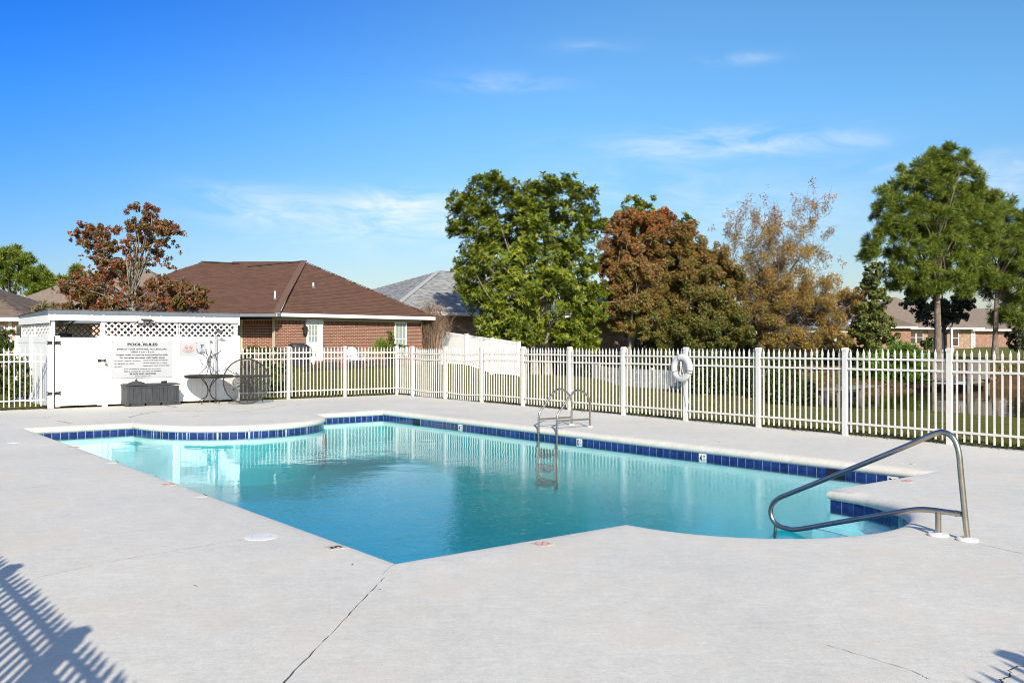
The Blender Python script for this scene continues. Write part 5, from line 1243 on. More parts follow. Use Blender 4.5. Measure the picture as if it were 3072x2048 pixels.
def low_fence():
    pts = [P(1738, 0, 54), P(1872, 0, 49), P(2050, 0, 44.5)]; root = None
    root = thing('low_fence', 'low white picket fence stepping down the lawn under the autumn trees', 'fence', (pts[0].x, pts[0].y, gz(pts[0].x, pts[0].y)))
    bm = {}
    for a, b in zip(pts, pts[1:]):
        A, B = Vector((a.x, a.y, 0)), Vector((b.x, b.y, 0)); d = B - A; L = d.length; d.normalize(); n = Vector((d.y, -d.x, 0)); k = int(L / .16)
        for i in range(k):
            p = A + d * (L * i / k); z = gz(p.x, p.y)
            if 'p' not in bm: bm['p'] = MB().box((0, 0, .47), (.10, .022, .94)).mesh('picket', MT['shaded_white'])
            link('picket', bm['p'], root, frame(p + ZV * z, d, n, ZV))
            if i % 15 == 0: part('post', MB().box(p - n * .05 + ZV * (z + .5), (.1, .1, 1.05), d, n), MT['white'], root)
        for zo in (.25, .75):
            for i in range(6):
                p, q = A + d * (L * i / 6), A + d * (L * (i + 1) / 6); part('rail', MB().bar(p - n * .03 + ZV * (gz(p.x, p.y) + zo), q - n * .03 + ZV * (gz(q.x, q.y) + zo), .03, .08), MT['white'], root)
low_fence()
def garden():
    # grill under its black cover
    c = P(900, 0, 38.6); c.z = gz(c.x, c.y); root = thing('covered_grill', 'barbecue grill under a black cover beside the brick house door', 'grill', c)
    X = Vector((.8, .6, 0)).normalized(); Y = Vector((-X.y, X.x, 0)); m = MB()
    lv = [(.40, .30, .0), (.43, .33, .35), (.46, .33, .62), (.44, .31, .80), (.36, .24, .94), (.20, .12, .98)]; n = 14; vs = []
    for a, b, z in lv: vs += [c + X * (math.copysign(abs(math.cos(t)) ** .5, math.cos(t)) * a - (.12 if z > .9 else 0)) + Y * (math.copysign(abs(math.sin(t)) ** .5, math.sin(t)) * b) + ZV * z for t in [2 * math.pi * i / n for i in range(n)]]
    m.add(vs, [(i * n + j, i * n + (j + 1) % n, (i + 1) * n + (j + 1) % n, (i + 1) * n + j) for i in range(len(lv) - 1) for j in range(n)] + [tuple((len(lv) - 1) * n + j for j in range(n))]); part('cover', m, MT['cover'], root, smooth=True)
    part('side_shelf', MB().box(c + X * .55 + ZV * .62, (.3, .4, .04), X, Y), MT['cover'], root)
    # garden armchair with a rounded slat back
    c = P(1063, 0, 39.4); c.z = gz(c.x, c.y); root = thing('garden_armchair', 'pale garden armchair with a rounded slatted back against the brick wall', 'chair', c)
    X = Vector((.85, .53, 0)).normalized(); Y = Vector((X.y, -X.x, 0)); cm = MT['blue_white']
    for i in range(6):
        a = (i - 2.5) * .085; h = .90 - .035 * (i - 2.5) ** 2 * .6; part('back_slat', MB().bar(c + X * a * .8 - Y * .12 + ZV * .25, c + X * a - Y * .34 + ZV * h, .074, .02, Y), cm, root)
    for i in range(4): part('seat_slat', MB().box(c + Y * (.38 - .12 * i) + ZV * (.34 - .025 * i), (.52, .10, .022), X, Y), cm, root)
    for s_ in (-1, 1):
        part('armrest', MB().box(c + X * (.31 * s_) + Y * .12 + ZV * .53, (.12, .68, .022), X, Y), cm, root)
        part('leg', MB().bar(c + X * (.29 * s_) + Y * .38, c + X * (.29 * s_) + Y * .36 + ZV * .52, .09, .03, X), cm, root); part('leg', MB().bar(c + X * (.27 * s_) - Y * .42, c + X * (.27 * s_) + Y * .3 + ZV * .34, .03, .11), cm, root)
    # white side chair left of it
    c = P(944, 0, 38.9); c.z = gz(c.x, c.y); root = thing('side_chair', 'small white garden chair in front of the house door', 'chair', c); wm = MT['white']
    part('seat', MB().box(c + ZV * .42, (.46, .44, .03), X, Y), wm, root)
    for s_ in (-1, 1):
        for b in (-1, 1): part('leg', MB().bar(c + X * (.2 * s_) + Y * (.19 * b), c + X * (.2 * s_) + Y * (.19 * b) + ZV * .41, .04, .04, X), wm, root)
        part('back_post', MB().bar(c + X * (.2 * s_) - Y * .2 + ZV * .43, c + X * (.2 * s_) - Y * .27 + ZV * .9, .04, .04, X), wm, root)
    for i in range(4): part('back_slat', MB().bar(c + X * (-.12 + .08 * i) - Y * .205 + ZV * .44, c + X * (-.12 + .08 * i) - Y * .265 + ZV * .88, .04, .02, X), wm, root)
    # pots on the house edge
    for px, y, r, h, m, lab in ((1024, 38.9, .15, .26, 'red', 'shiny red flower pot left of the pale armchair'), (1038, 39.2, .14, .24, 'red', 'shiny red flower pot touching the pale armchair'), (1095, 39.9, .19, .30, 'terracotta', 'terracotta pot just right of the pale armchair'), (1116, 40.3, .22, .34, 'terracotta', 'wide terracotta pot between the armchair and the grassy plant'), (1148, 40.7, .22, .36, 'terracotta', 'terracotta pot under the yellow-green grassy plant'), (957, 38.6, .16, .3, 'terracotta', 'tan pot at the foot of the house door')):
        c = P(px, 0, y); c.z = gz(c.x, c.y); t = thing('flower_pot', lab, 'flower pot', c, 'flower pots along the house wall')
        part('pot', MB().lathe(c, [(r * .65, 0), (r * .95, h * .82), (r, h * .83), (r, h), (r * .86, h), (r * .8, h * .85), (.0001, h * .84)], 18), MT[m], t)
        part('soil', MB().lathe(c + ZV * (h * .86), [(r * .82, 0), (.0001, .02)], 14), MT['joint'], t)
    # low row of dark slats and rails in front of the brick house
    a, b = P(905, 0, 37.2), P(1215, 0, 40.2); root = thing('dark_slat_row', 'low row of dark slats on the ground by the brick house', 'edging', (a.x, a.y, gz(a.x, a.y)))
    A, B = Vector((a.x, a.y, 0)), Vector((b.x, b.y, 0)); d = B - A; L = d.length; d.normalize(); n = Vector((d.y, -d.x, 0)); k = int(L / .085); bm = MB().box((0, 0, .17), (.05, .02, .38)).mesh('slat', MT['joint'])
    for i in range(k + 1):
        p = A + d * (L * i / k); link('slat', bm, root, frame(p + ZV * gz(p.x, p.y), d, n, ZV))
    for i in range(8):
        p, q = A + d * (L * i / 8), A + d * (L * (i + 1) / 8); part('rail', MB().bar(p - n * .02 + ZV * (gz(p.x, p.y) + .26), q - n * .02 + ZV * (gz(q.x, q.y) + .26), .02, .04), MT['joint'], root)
garden()
def docks():
    # railed fishing pier beyond the pond
    wd = MT['wood']; a = P(2800, 0, 47); b = P(2905, 0, 45.5); e = P(2965, 0, 50); z = -.18
    root = thing('fishing_pier', 'weathered wooden pier with a railing over the brown pond', 'pier', (a.x, a.y, POND_Z))
    A, B, E = (Vector((p.x, p.y, 0)) for p in (a, b, e)); D = A + (E - B)
    d = (B - A).normalized(); L = (B - A).length; n = (E - B).normalized(); w = (E - B).length; k = int(L / .14); nd = MB().box((0, 0, 0), (.13, w, .035)).mesh('deck_board', wd)
    for i in range(k): link('deck_board', nd, root, frame(A + d * (L * (i + .5) / k) + n * w / 2 + ZV * z, d, n, ZV))
    for p, q in ((A, B), (B, E), (A, D)):
        part('edge_beam', MB().bar(p + ZV * (z - .1), q + ZV * (z - .1), .05, .16), MT['flange'] if p is A and q is B else wd, root)
        part('top_rail', MB().bar(p + ZV * (z + .95), q + ZV * (z + .95), .10, .04), wd, root); l = (q - p).length; m = int(l / .13); bm = MB().box((0, 0, .48), (.035, .035, .92)).mesh('baluster', wd)
        for i in range(m): link('baluster', bm, root, frame(p.lerp(q, i / m) + ZV * z, d, n, ZV))
    for p in (A, B, E, D): part('pile', MB().tube([p + ZV * -1.6, p + ZV * (z + 1.0)], .08, 10), wd, root)
    c = B.lerp(E, .35) + ZV * (z + .45) - n.cross(ZV) * .12
    t = thing('hose_coil', 'green hose coil hanging on the pier railing', 'hose', c)
    for r_ in (.42, .39, .36): part('hose_loop', MB().tube([c + ZV * (.52 * r_ / .42 * math.sin(q)) + n * (r_ * .75 * math.cos(q)) + d * (.06 * (r_ - .39) / .03) for q in [6.283 * i / 28 for i in range(28)]], .035, 6, closed=True), MT['hose'], t)
    # low plank dock nearer the hedge
    a = P(2478, 0, 39.5); b = P(2612, 0, 44); root = thing('plank_dock', 'low weathered plank dock at the hedge end of the pond', 'dock', (a.x, a.y, POND_Z)); A, B = Vector((a.x, a.y, 0)), Vector((b.x, b.y, 0)); d = (B - A).normalized(); n = Vector((d.y, -d.x, 0)); L = (B - A).length; k = int(L / .15); nd = MB().box((0, 0, 0), (.14, 1.0, .04)).mesh('dock_board', wd); z = -.32
    for i in range(k): link('dock_board', nd, root, frame(A + d * (L * (i + .5) / k) + ZV * z, d, n, ZV))
    for f in (.06, .55, .95):
        for s_ in (-1, 1): part('pile', MB().box(A + d * (L * f) + n * (.42 * s_) + ZV * -.75, (.12, .12, .8), d, n), wd, root)
    for px, y, h in ((2478, 41, .9), (2555, 43, .8)):
        c = P(px, 0, y); c.z = gz(c.x, c.y); o = single('marker_post', 'white marker post at the dock end nearer the hedge' if px == 2478 else 'white marker post at the dock end nearer the ferny bush', 'post', MB().box(c + ZV * h / 2, (.1, .1, h)).box(c + ZV * (h + .02), (.12, .12, .04)), MT['white'], 'white posts by the plank dock')
docks()
# ------------------------------------------------------------------ trees and plants
def leaf_mesh(name, C, A, T, L, Wd, tint, mt):
    """diamond leaves: centres C, long axes A, cross axes T, half-length L, half-width Wd; tint is the leaf's own colour"""
    n = len(C); v = np.empty((n, 4, 3), np.float32)
    v[:, 0] = C - A * L[:, None]; v[:, 1] = C + T * Wd[:, None]; v[:, 2] = C + A * L[:, None]; v[:, 3] = C - T * Wd[:, None]
    me = bpy.data.meshes.new(name); me.vertices.add(n * 4); me.vertices.foreach_set('co', v.ravel())
    me.loops.add(n * 4); me.loops.foreach_set('vertex_index', np.arange(n * 4, dtype=np.int32))
    me.polygons.add(n); me.polygons.foreach_set('loop_start', np.arange(0, n * 4, 4, dtype=np.int32)); me.polygons.foreach_set('loop_total', np.full(n, 4, np.int32))
    me.update(calc_edges=True); a = me.attributes.new('tint', 'FLOAT', 'FACE'); a.data.foreach_set('value', np.clip(tint, 0, 1).astype(np.float32)); me.materials.append(mt); return me
def unit(v): return v / np.maximum(np.linalg.norm(v, axis=1, keepdims=True), 1e-9)
def perp(a, r):
    t = np.cross(a, unit(r.normal(size=a.shape))); return unit(t)
def crown_points(r, blobs, Y, sub, depth, front=.5):
    """clump centres spread through pixel-sized blobs at depth Y: (x, y, z, clump radius, weight)"""
    cx = np.mean([b[0] for b in blobs]); out = []
    xs = np.array([b[0] for b in blobs]); hw = (xs.max() - xs.min()) / 2 + 1
    for b in blobs:
        px, py, rp = b[:3]; dens = b[3] if len(b) > 3 else 1.; rr = rp * Y / FPX
        lim = depth * math.sqrt(max(.08, 1 - ((px - cx) / (hw * 1.1)) ** 2)); k = max(1, int(sub * dens))
        for dy in ([0] if lim < rr * .6 else [-.55 * lim, .0, .6 * lim]):
            c = np.array(P(px, py, Y)) + (0, dy, 0)
            for _ in range(max(1, k // (1 if lim < rr * .6 else 2))):
                d = r.normal(size=3); d /= np.linalg.norm(d); q = c + d * rr * r.random() ** .45 * .95
                out.append((*q, rr, dens))
    return np.array(out)
def tree(name, label, cat, base, blobs, Y, mt, n, L, asp=.42, sub=14, clump=.30, depth=None, trunk=.16, bark='bark', group=None, seed=0, rosette=0, tint=None, up=.35, limbs=26, twigs=0, fork=None, lean=(0, 0), droop=0., needle=0, tw=.012, trunks=1):
    r = np.random.default_rng(seed); base = Vector(base); root = thing(name, label, cat, base, group)
    hw = (max(b[0] for b in blobs) - min(b[0] for b in blobs)) / 2 * Y / FPX; depth = hw * .75 if depth is None else depth
    K = crown_points(r, blobs, Y, sub, depth); w = K[:, 3] ** 1.6 * K[:, 4]; w /= w.sum()
    idx = r.choice(len(K), n, p=w); ctr = K[idx, :3]; cr = K[idx, 3] * clump
    cc = np.array([K[:, 0].mean(), K[:, 1].mean(), K[:, 2].mean()])
    if rosette:
        m = n // rosette; cs = ctr[:m] + unit(r.normal(size=(m, 3))) * (cr[:m] * r.random(m) ** .4)[:, None]
        ax0 = unit(unit(cs - cc) * .6 + np.array([0, 0, .55]) + r.normal(size=(m, 3)) * .35)
        C = np.repeat(cs, rosette, 0); ax = np.repeat(ax0, rosette, 0); s = perp(ax, r); A = unit(s + ax * r.uniform(-.1, .75, (len(C), 1))); ll = L * r.uniform(.7, 1.2, len(C))
        C = C + A * ll[:, None] * .95; T = unit(np.cross(A, ax) + 1e-4); tn0 = np.repeat(r.random(m), rosette) * .6 + r.random(len(C)) * .4
    elif needle:
        m = n // needle; cs = ctr[:m] + unit(r.normal(size=(m, 3))) * (cr[:m] * r.random(m) ** .5)[:, None]
        ax0 = unit(unit(cs - cc) * .5 + np.array([0, 0, .6]) + r.normal(size=(m, 3)) * .4); C = np.repeat(cs, needle, 0); ax = np.repeat(ax0, needle, 0)
        A = unit(perp(ax, r) * r.uniform(.3, 1.0, (len(C), 1)) + ax * r.uniform(-.2, 1.0, (len(C), 1))); ll = L * r.uniform(.7, 1.2, len(C)); C = C + A * ll[:, None]; T = perp(A, r); tn0 = np.repeat(r.random(m), needle) * .6 + r.random(len(C)) * .4
    else:
        C = ctr + unit(r.normal(size=(n, 3))) * (cr * r.random(n) ** .45)[:, None]
        nrm = unit(unit(C - cc) * .4 + np.array([0, -.1, up]) + r.normal(size=C.shape) * .7); A = perp(nrm, r); A[:, 2] -= droop; A = unit(A); T = unit(np.cross(nrm, A)); ll = L * r.uniform(.65, 1.25, n); tn0 = .5 * r.random(len(idx))[...] + .5 * (np.modf(np.sin(idx * 12.9898) * 43758.5453)[0] % 1)
    tn = tn0 if tint is None else tint(C, tn0, r)
    me = leaf_mesh('crown', C.astype(np.float32), A.astype(np.float32), T.astype(np.float32), ll.astype(np.float32), (ll * asp).astype(np.float32), tn, mt); link('crown', me, root)
    # trunk, limbs reaching into the clumps, twigs
    zc = K[:, 2].min(); ztop = K[:, 2].max(); top = Vector((cc[0] + lean[0], cc[1] + lean[1], ztop - (.15 if needle else .42) * (ztop - zc)))
    H = top.z - base.z; fk = (base.z + H * .25) if fork is None else fork
    rp = random.Random(seed); mb = MB(); spine = []
    for ti in range(trunks):
        b2 = base + Vector((ti * trunk * 3.2 - (trunks - 1) * trunk * 1.6, ti * .2, 0)); tp = top + Vector((ti * 1.2 - (trunks - 1) * .6, 0, 0)); pts = []
        for i in range(9):
            f = i / 8; wob = trunk * .8 * math.sin(f * 7 + seed) * f; p = b2.lerp(tp, f) + Vector((wob, wob * .6, 0)); p.x = b2.x + (p.x - b2.x) * f ** .6; pts.append(p)
        rad = [trunk * (1.45 if i == 0 else 1.0) * (1 - .82 * i / 8) for i in range(9)]; pts[0].z -= .2
        mb.tube(pts, rad, 9); spine.append(pts)
    order = np.argsort(-K[:, 3] * K[:, 4] * r.random(len(K)))[:limbs]
    for q in order:
        tgt = Vector(K[q, :3]); pts = spine[rp.randrange(trunks)]; h = fk + (tgt.z - fk) * rp.uniform(.15, .62); h = min(max(h, fk), pts[-1].z - .1)
        f = (h - base.z) / max(.1, H); i = min(7, max(0, int(f * 8))); s_ = pts[i].lerp(pts[i + 1], f * 8 - i) if f < 1 else pts[-1]
        r0 = trunk * (1 - .8 * f) * .5; mid = s_.lerp(tgt, .5) + Vector((rp.uniform(-.12, .12), rp.uniform(-.12, .12), rp.uniform(-.05, .16))) * (tgt - s_).length
        mb.tube(spline([s_, mid, tgt], 4), [r0 * (1 - .85 * k / 8) for k in range(9)], 5, caps=False)
    for q in r.choice(len(K), min(twigs, 4000), p=w) if twigs else []:
        c = Vector(K[q, :3]); d = Vector(r.normal(size=3)); d.z = abs(d.z) + .35; d = (d.normalized() + (c - Vector(cc)).normalized() * .5).normalized(); l = K[q, 3] * rp.uniform(.6, 1.6)
        s_ = c - d * l * .5; e = c + d * l * .5; m1 = s_.lerp(e, .35) + Vector(r.normal(size=3)) * l * .09; m2 = s_.lerp(e, .7) + Vector(r.normal(size=3)) * l * .09; mb.tube([s_, m1, m2, e], [tw, tw * .75, tw * .5, tw * .25], 3, caps=False); e2 = m1 + (Vector(r.normal(size=3)) * .5 + d).normalized() * l * .4; mb.tube([m1, m1.lerp(e2, .5) + Vector(r.normal(size=3)) * l * .04, e2], [tw * .6, tw * .45, tw * .2], 3, caps=False)
    part('trunk', mb, MT[bark], root); return root
def base_at(px, Y):
    p = P(px, 0, Y); p.z = gz(p.x, p.y); return p
g3 = lambda a, b, c: [(0.0, a), (.5, b), (1.0, c)]
ML = {}
ML['evergreen'] = leaf_mat('evergreen_leaf', [(0, (.06, .095, .012)), (.45, (.155, .205, .018)), (.8, (.29, .31, .028)), (.95, (.36, .32, .04)), (1, (.36, .19, .03))], .25, .5, .3)
ML['red_pear'] = leaf_mat('red_pear_leaf', [(0, (.055, .075, .022)), (.28, (.14, .12, .032)), (.5, (.22, .12, .045)), (.72, (.27, .10, .045)), (.88, (.36, .055, .035)), (1, (.42, .20, .045))], .3)
ML['autumn'] = leaf_mat('autumn_leaf', [(0, (.06, .092, .018)), (.30, (.125, .14, .026)), (.5, (.21, .155, .035)), (.7, (.28, .155, .05)), (.88, (.34, .135, .042)), (1, (.43, .14, .04))], .28)
ML['yellow'] = leaf_mat('yellow_leaf', [(0, (.10, .115, .022)), (.3, (.21, .18, .032)), (.55, (.36, .23, .045)), (.8, (.40, .22, .05)), (1, (.40, .17, .035))], .32)
ML['pine'] = leaf_mat('pine_needle', [(0, (.055, .095, .013)), (.5, (.15, .205, .022)), (.9, (.25, .275, .033)), (1, (.28, .19, .035))], .25, .5)
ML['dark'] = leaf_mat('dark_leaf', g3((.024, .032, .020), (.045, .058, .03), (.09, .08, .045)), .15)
ML['hedge'] = leaf_mat('hedge_leaf', [(0, (.025, .045, .010)), (.6, (.065, .09, .018)), (1, (.13, .155, .028))], .18, .35)
ML['fern'] = leaf_mat('fern_leaf', g3((.06, .12, .015), (.12, .21, .025), (.2, .29, .045)), .3)
ML['shrub'] = leaf_mat('shrub_leaf', [(0, (.03, .05, .012)), (.5, (.085, .12, .024)), (.85, (.19, .2, .045)), (1, (.28, .22, .06))], .22)
ML['grassy'] = leaf_mat('grassy_leaf', g3((.14, .20, .03), (.24, .31, .05), (.33, .38, .08)), .3)
ML['myrtle'] = leaf_mat('dry_leaf', g3((.10, .065, .04), (.19, .12, .07), (.28, .21, .13)), .2)
ML['tan'] = leaf_mat('tan_plume', g3((.19, .16, .08), (.30, .25, .13), (.26, .28, .12)), .3)

def zlerp(z0, z1, a, b, spread=.5):
    """tint that drifts from a to b with height, with each leaf's own scatter"""
    def f(C, t, r): h = np.clip((C[:, 2] - z0) / (z1 - z0), 0, 1); return a + (b - a) * h + (t - .5) * spread
    return f

# big evergreen in the middle
B_MAG = [(1575, 615, 45), (1590, 660, 50), (1485, 545, 35), (1445, 560, 35), (1520, 580, 50), (1400, 600, 40), (1365, 615, 30), (1440, 620, 50), (1385, 668, 40), (1358, 690, 22), (1470, 680, 70), (1560, 640, 60), (1600, 572, 32), (1650, 556, 36), (1692, 556, 34), (1640, 610, 60), (1736, 582, 34), (1772, 580, 20), (1715, 640, 50), (1768, 640, 34), (1800, 668, 22), (1760, 690, 40), (1540, 720, 80), (1640, 700, 80), (1430, 740, 60), (1720, 740, 70), (1400, 805, 46), (1480, 800, 80), (1580, 800, 80), (1680, 810, 80), (1760, 800, 40), (1395, 862, 30), (1440, 880, 60), (1530, 890, 80), (1630, 890, 80), (1720, 900, 70), (1780, 880, 35), (1480, 960, 50), (1470, 1000, 36), (1570, 965, 56), (1660, 980, 50), (1740, 975, 50), (1790, 940, 32), (1555, 1018, 42), (1700, 1022, 38), (1770, 1018, 40), (1610, 1005, 26)]
tree('broadleaf_evergreen', 'tall broad green tree with whorled glossy leaves beside the white privacy fence', 'tree', base_at(1624, 46), B_MAG, 46, ML['evergreen'], 125000, .112, .28, sub=20, clump=.30, depth=2.4, trunk=.21, bark='bark_pale', seed=1, rosette=9, limbs=50, trunks=2, tint=lambda C, t, r: t * .9 + (r.random(len(C)) < .012) * .5)
tree('broadleaf_evergreen', 'green tree top rising behind the rusty red tree', 'tree', base_at(1905, 58), [(1900, 620, 36), (1935, 628, 34), (1878, 645, 26), (1850, 660, 20), (1960, 650, 25), (1905, 680, 50), (2050, 662, 22), (2065, 690, 36), (2030, 700, 34), (1950, 720, 50), (1900, 760, 70), (1990, 760, 60), (1880, 860, 80), (1960, 900, 80)], 58, ML['evergreen'], 45000, .10, .3, sub=10, depth=2.5, trunk=.2, seed=2, rosette=8, limbs=20)
tree('autumn_tree', 'rusty red and orange tree between the big green tree and the olive-brown tree', 'tree', base_at(1886, 50), [(1850, 680, 36), (1875, 662, 28), (1905, 660, 40), (1940, 690, 40), (1960, 662, 32), (1995, 655, 32), (1985, 690, 34), (1890, 715, 55), (1840, 750, 46), (1930, 745, 50), (1825, 800, 36), (1870, 810, 62), (1935, 810, 52), (1835, 860, 40), (1890, 880, 60), (1950, 880, 48), (1850, 930, 40), (1915, 945, 52), (1965, 950, 34), (1880, 985, 36), (1940, 1000, 32, .6), (1840, 985, 22, .5)], 50, ML['autumn'], 95000, .066, .55, sub=22, clump=.3, depth=1.9, trunk=.15, bark='bark_pale', seed=3, limbs=40, twigs=250, tint=zlerp(2.5, 9, .42, .84, .6))
tree('autumn_tree', 'olive and brown leafy tree left of the sparse yellow-leaved tree', 'tree', base_at(2110, 52), [(2000, 690, 34), (2050, 705, 38), (2040, 740, 50), (2000, 770, 50), (2100, 752, 46), (2150, 772, 40), (2180, 800, 36), (2060, 800, 60), (2130, 830, 60), (2000, 840, 60), (2190, 850, 44), (2070, 880, 70), (2150, 905, 60), (1995, 915, 60), (2060, 960, 62), (2130, 980, 60), (2200, 940, 46), (1985, 985, 52), (2215, 1000, 46), (2060, 1022, 40), (2150, 1030, 36), (1975, 1028, 36)], 52, ML['autumn'], 125000, .066, .55, sub=24, clump=.3, depth=2.2, trunk=.17, seed=4, limbs=46, twigs=120, tint=zlerp(2, 8.5, .30, .66, .5))
tree('autumn_tree', 'sparse yellow-brown tree with bare twigs against the sky', 'tree', base_at(2262, 56), [(2180, 640, 33, 0.145), (2250, 600, 44, 0.145), (2300, 610, 51, 0.203), (2290, 575, 33, 0.11599999999999999), (2420, 600, 49, 0.23199999999999998), (2460, 640, 49, 0.319), (2395, 650, 44, 0.23199999999999998), (2150, 690, 33, 0.174), (2230, 670, 56, 0.377), (2330, 680, 62, 0.406), (2270, 720, 62, 0.609), (2420, 700, 62, 0.377), (2480, 700, 44, 0.29), (2190, 740, 44, 0.435), (2340, 760, 67, 0.58), (2440, 770, 67, 0.406), (2490, 780, 38, 0.29), (2260, 800, 62, 0.725), (2340, 840, 71, 0.899), (2430, 850, 62, 0.6525), (2490, 850, 38, 0.435), (2240, 880, 56, 0.87), (2310, 910, 67, 1), (2400, 920, 67, 1), (2470, 920, 51, 0.87), (2260, 960, 60, 1), (2345, 985, 58, 1), (2440, 990, 60, 1), (2505, 960, 40, 0.7975), (2500, 1020, 38, 1), (2300, 1030, 40, 1), (2400, 1036, 40, 1), (2540, 890, 33, 0.87), (2565, 915, 40, 0.87), (2545, 950, 29, 0.725), (2210, 620, 40, 0.2), (2340, 590, 40, 0.2), (2380, 620, 40, 0.25), (2440, 620, 46, 0.25), (2200, 700, 40, 0.4), (2370, 720, 50, 0.4), (2300, 660, 50, 0.3)], 56, ML['yellow'], 85000, .06, .5, sub=18, clump=.34, depth=2.6, trunk=.19, seed=5, limbs=90, twigs=2200, fork=1.6, tint=zlerp(1, 9, .4, .72, .6), lean=(.4, 0), tw=.013)
# slim tree and the pines on the right
tree('slim_tree', 'slim pointed green tree with a few yellow leaves left of the tall pine', 'tree', base_at(2622, 55), [(2622, 800, 16), (2616, 830, 24), (2608, 862, 30), (2640, 880, 18), (2618, 905, 38), (2598, 945, 42), (2650, 955, 30), (2612, 990, 50), (2655, 1005, 32), (2575, 1005, 28), (2610, 1040, 40)], 55, ML['shrub'], 18000, .10, .5, sub=16, depth=1.2, trunk=.12, seed=6, limbs=24, tint=zlerp(1, 7, .62, .74, .6))
B_PINE = [(2822, 462, 28), (2792, 478, 26), (2866, 478, 24), (2835, 500, 44), (2752, 512, 32), (2886, 512, 34), (2716, 542, 30), (2780, 560, 50), (2850, 572, 54), (2912, 562, 38), (2668, 582, 30), (2650, 622, 28), (2720, 625, 46), (2800, 640, 54), (2880, 650, 54), (2945, 590, 32), (2955, 640, 40), (2662, 675, 32), (2640, 712, 32), (2720, 700, 46), (2800, 712, 50), (2880, 720, 40), (2700, 760, 40), (2622, 742, 32), (2604, 768, 20), (2730, 812, 40), (2680, 812, 28), (2780, 790, 36, .6), (2765, 872, 26), (2795, 866, 22), (2935, 700, 40), (2930, 760, 30, .5), (2765, 745, 40), (2845, 765, 44), (2765, 665, 40), (2840, 690, 44), (2700, 660, 34), (2890, 610, 40), (2815, 520, 36), (2900, 780, 34), (2705, 840, 34), (2750, 845, 36), (2830, 835, 40), (2885, 835, 30), (2800, 850, 30)]
def pine_tint(C, t, r): return t * .92 + (r.random(len(C)) < .01) * .3
tree('pine_tree', 'tall pine with a thick forked trunk behind the pond pier', 'tree', base_at(2815, 58), B_PINE, 58, ML['pine'], 140000, .20, .075, sub=13, clump=.30, depth=2.4, trunk=.25, bark='bark_pine', seed=7, needle=26, limbs=34, fork=3.2, tint=pine_tint, lean=(.2, 0))
tree('pine_tree', 'thinner pine right of the tall pine in front of the lattice screen', 'tree', base_at(2985, 72), [(3000, 620, 46), (3050, 660, 40), (2975, 690, 52), (3040, 720, 50), (2960, 742, 50), (3020, 790, 50), (2918, 790, 40), (2950, 840, 36), (3060, 800, 40), (3010, 860, 44), (2895, 868, 26), (3050, 900, 36), (3022, 948, 34), (3058, 945, 28), (3110, 700, 60), (3100, 800, 60), (3110, 900, 40), (2900, 690, 26), (2890, 800, 24, .6)], 72, ML['pine'], 105000, .24, .075, sub=13, clump=.36, depth=2.4, trunk=.24, bark='bark_pine', seed=8, needle=26, limbs=40, fork=4.5, tint=pine_tint)
tree('dark_tree', 'dark purple-leaved tree behind the trunk of the tall pine', 'tree', base_at(2838, 80), [(2745, 868, 28), (2738, 900, 26), (2780, 900, 36), (2770, 940, 30, .7), (2810, 940, 40), (2870, 905, 36), (2905, 905, 22), (2850, 945, 34), (2790, 840, 26, .6), (2880, 935, 26)], 80, ML['dark'], 14000, .12, .5, sub=14, depth=2, trunk=.14, seed=9, limbs=30)
tree('juniper', 'dark juniper bush at the far right below the thinner pine', 'bush', base_at(3070, 74), [(3060, 975, 22), (3045, 1005, 26), (3072, 1000, 28), (3085, 1030, 30), (3050, 1030, 26), (3110, 1010, 40)], 74, ML['dark'], 7000, .12, .3, sub=12, depth=1, trunk=.08, seed=10, limbs=8)
# left side
B_PEAR = [(438, 640, 34), (415, 685, 38), (470, 690, 40), (505, 690, 28), (440, 730, 38), (540, 690, 14, .4), (500, 735, 24, .6), (275, 698, 30), (310, 695, 28), (255, 712, 22), (290, 735, 32), (335, 735, 24), (338, 775, 34), (300, 775, 22, .5), (360, 800, 34), (325, 830, 34), (378, 850, 34, .7), (395, 740, 26, .7), (430, 790, 28, .6), (470, 775, 22, .6), (500, 795, 20, .5), (265, 775, 14, .4), (262, 805, 16, .5), (240, 845, 36), (225, 868, 36), (265, 860, 38), (300, 890, 40), (345, 905, 36), (250, 900, 32), (395, 905, 30, .7), (475, 862, 30), (510, 860, 34), (540, 880, 36), (575, 888, 34), (605, 880, 26), (612, 905, 20), (500, 905, 34), (450, 905, 26, .7), (545, 915, 34), (195, 925, 18, .7), (215, 925, 22), (300, 925, 30), (355, 930, 30), (420, 870, 22, .5), (178, 872, 10, .5)]
tree('red_pear_tree', 'red and brown leaved ornamental tree behind the white shed', 'tree', base_at(405, 33.5), B_PEAR, 33.5, ML['red_pear'], 46000, .046, .62, sub=18, clump=.28, depth=1.5, trunk=.13, bark='bark_pale', seed=11, limbs=60, twigs=260, fork=2.2, tint=lambda C, t, r: t * 1.0 + .02, droop=.3, tw=.010)
tree('pine_tree', 'distant pine at the far left edge above the house roofs', 'tree', base_at(28, 92), [(25, 765, 30), (45, 788, 34), (8, 795, 34), (72, 785, 22), (40, 828, 30), (75, 835, 24), (10, 850, 24, .6), (60, 868, 14, .4), (-30, 800, 40)], 92, ML['pine'], 16000, .28, .12, sub=10, depth=2, trunk=.2, seed=12, needle=20, limbs=18, tint=pine_tint)
tree('pine_tree', 'distant smaller pine left of the red-leaved tree', 'tree', base_at(107, 92), [(110, 828, 28), (128, 852, 28), (95, 852, 20), (150, 845, 14), (140, 835, 14), (105, 882, 14), (85, 862, 12, .5)], 92, ML['pine'], 11000, .28, .12, sub=10, depth=1.4, trunk=.16, seed=13, needle=20, limbs=14, tint=pine_tint)
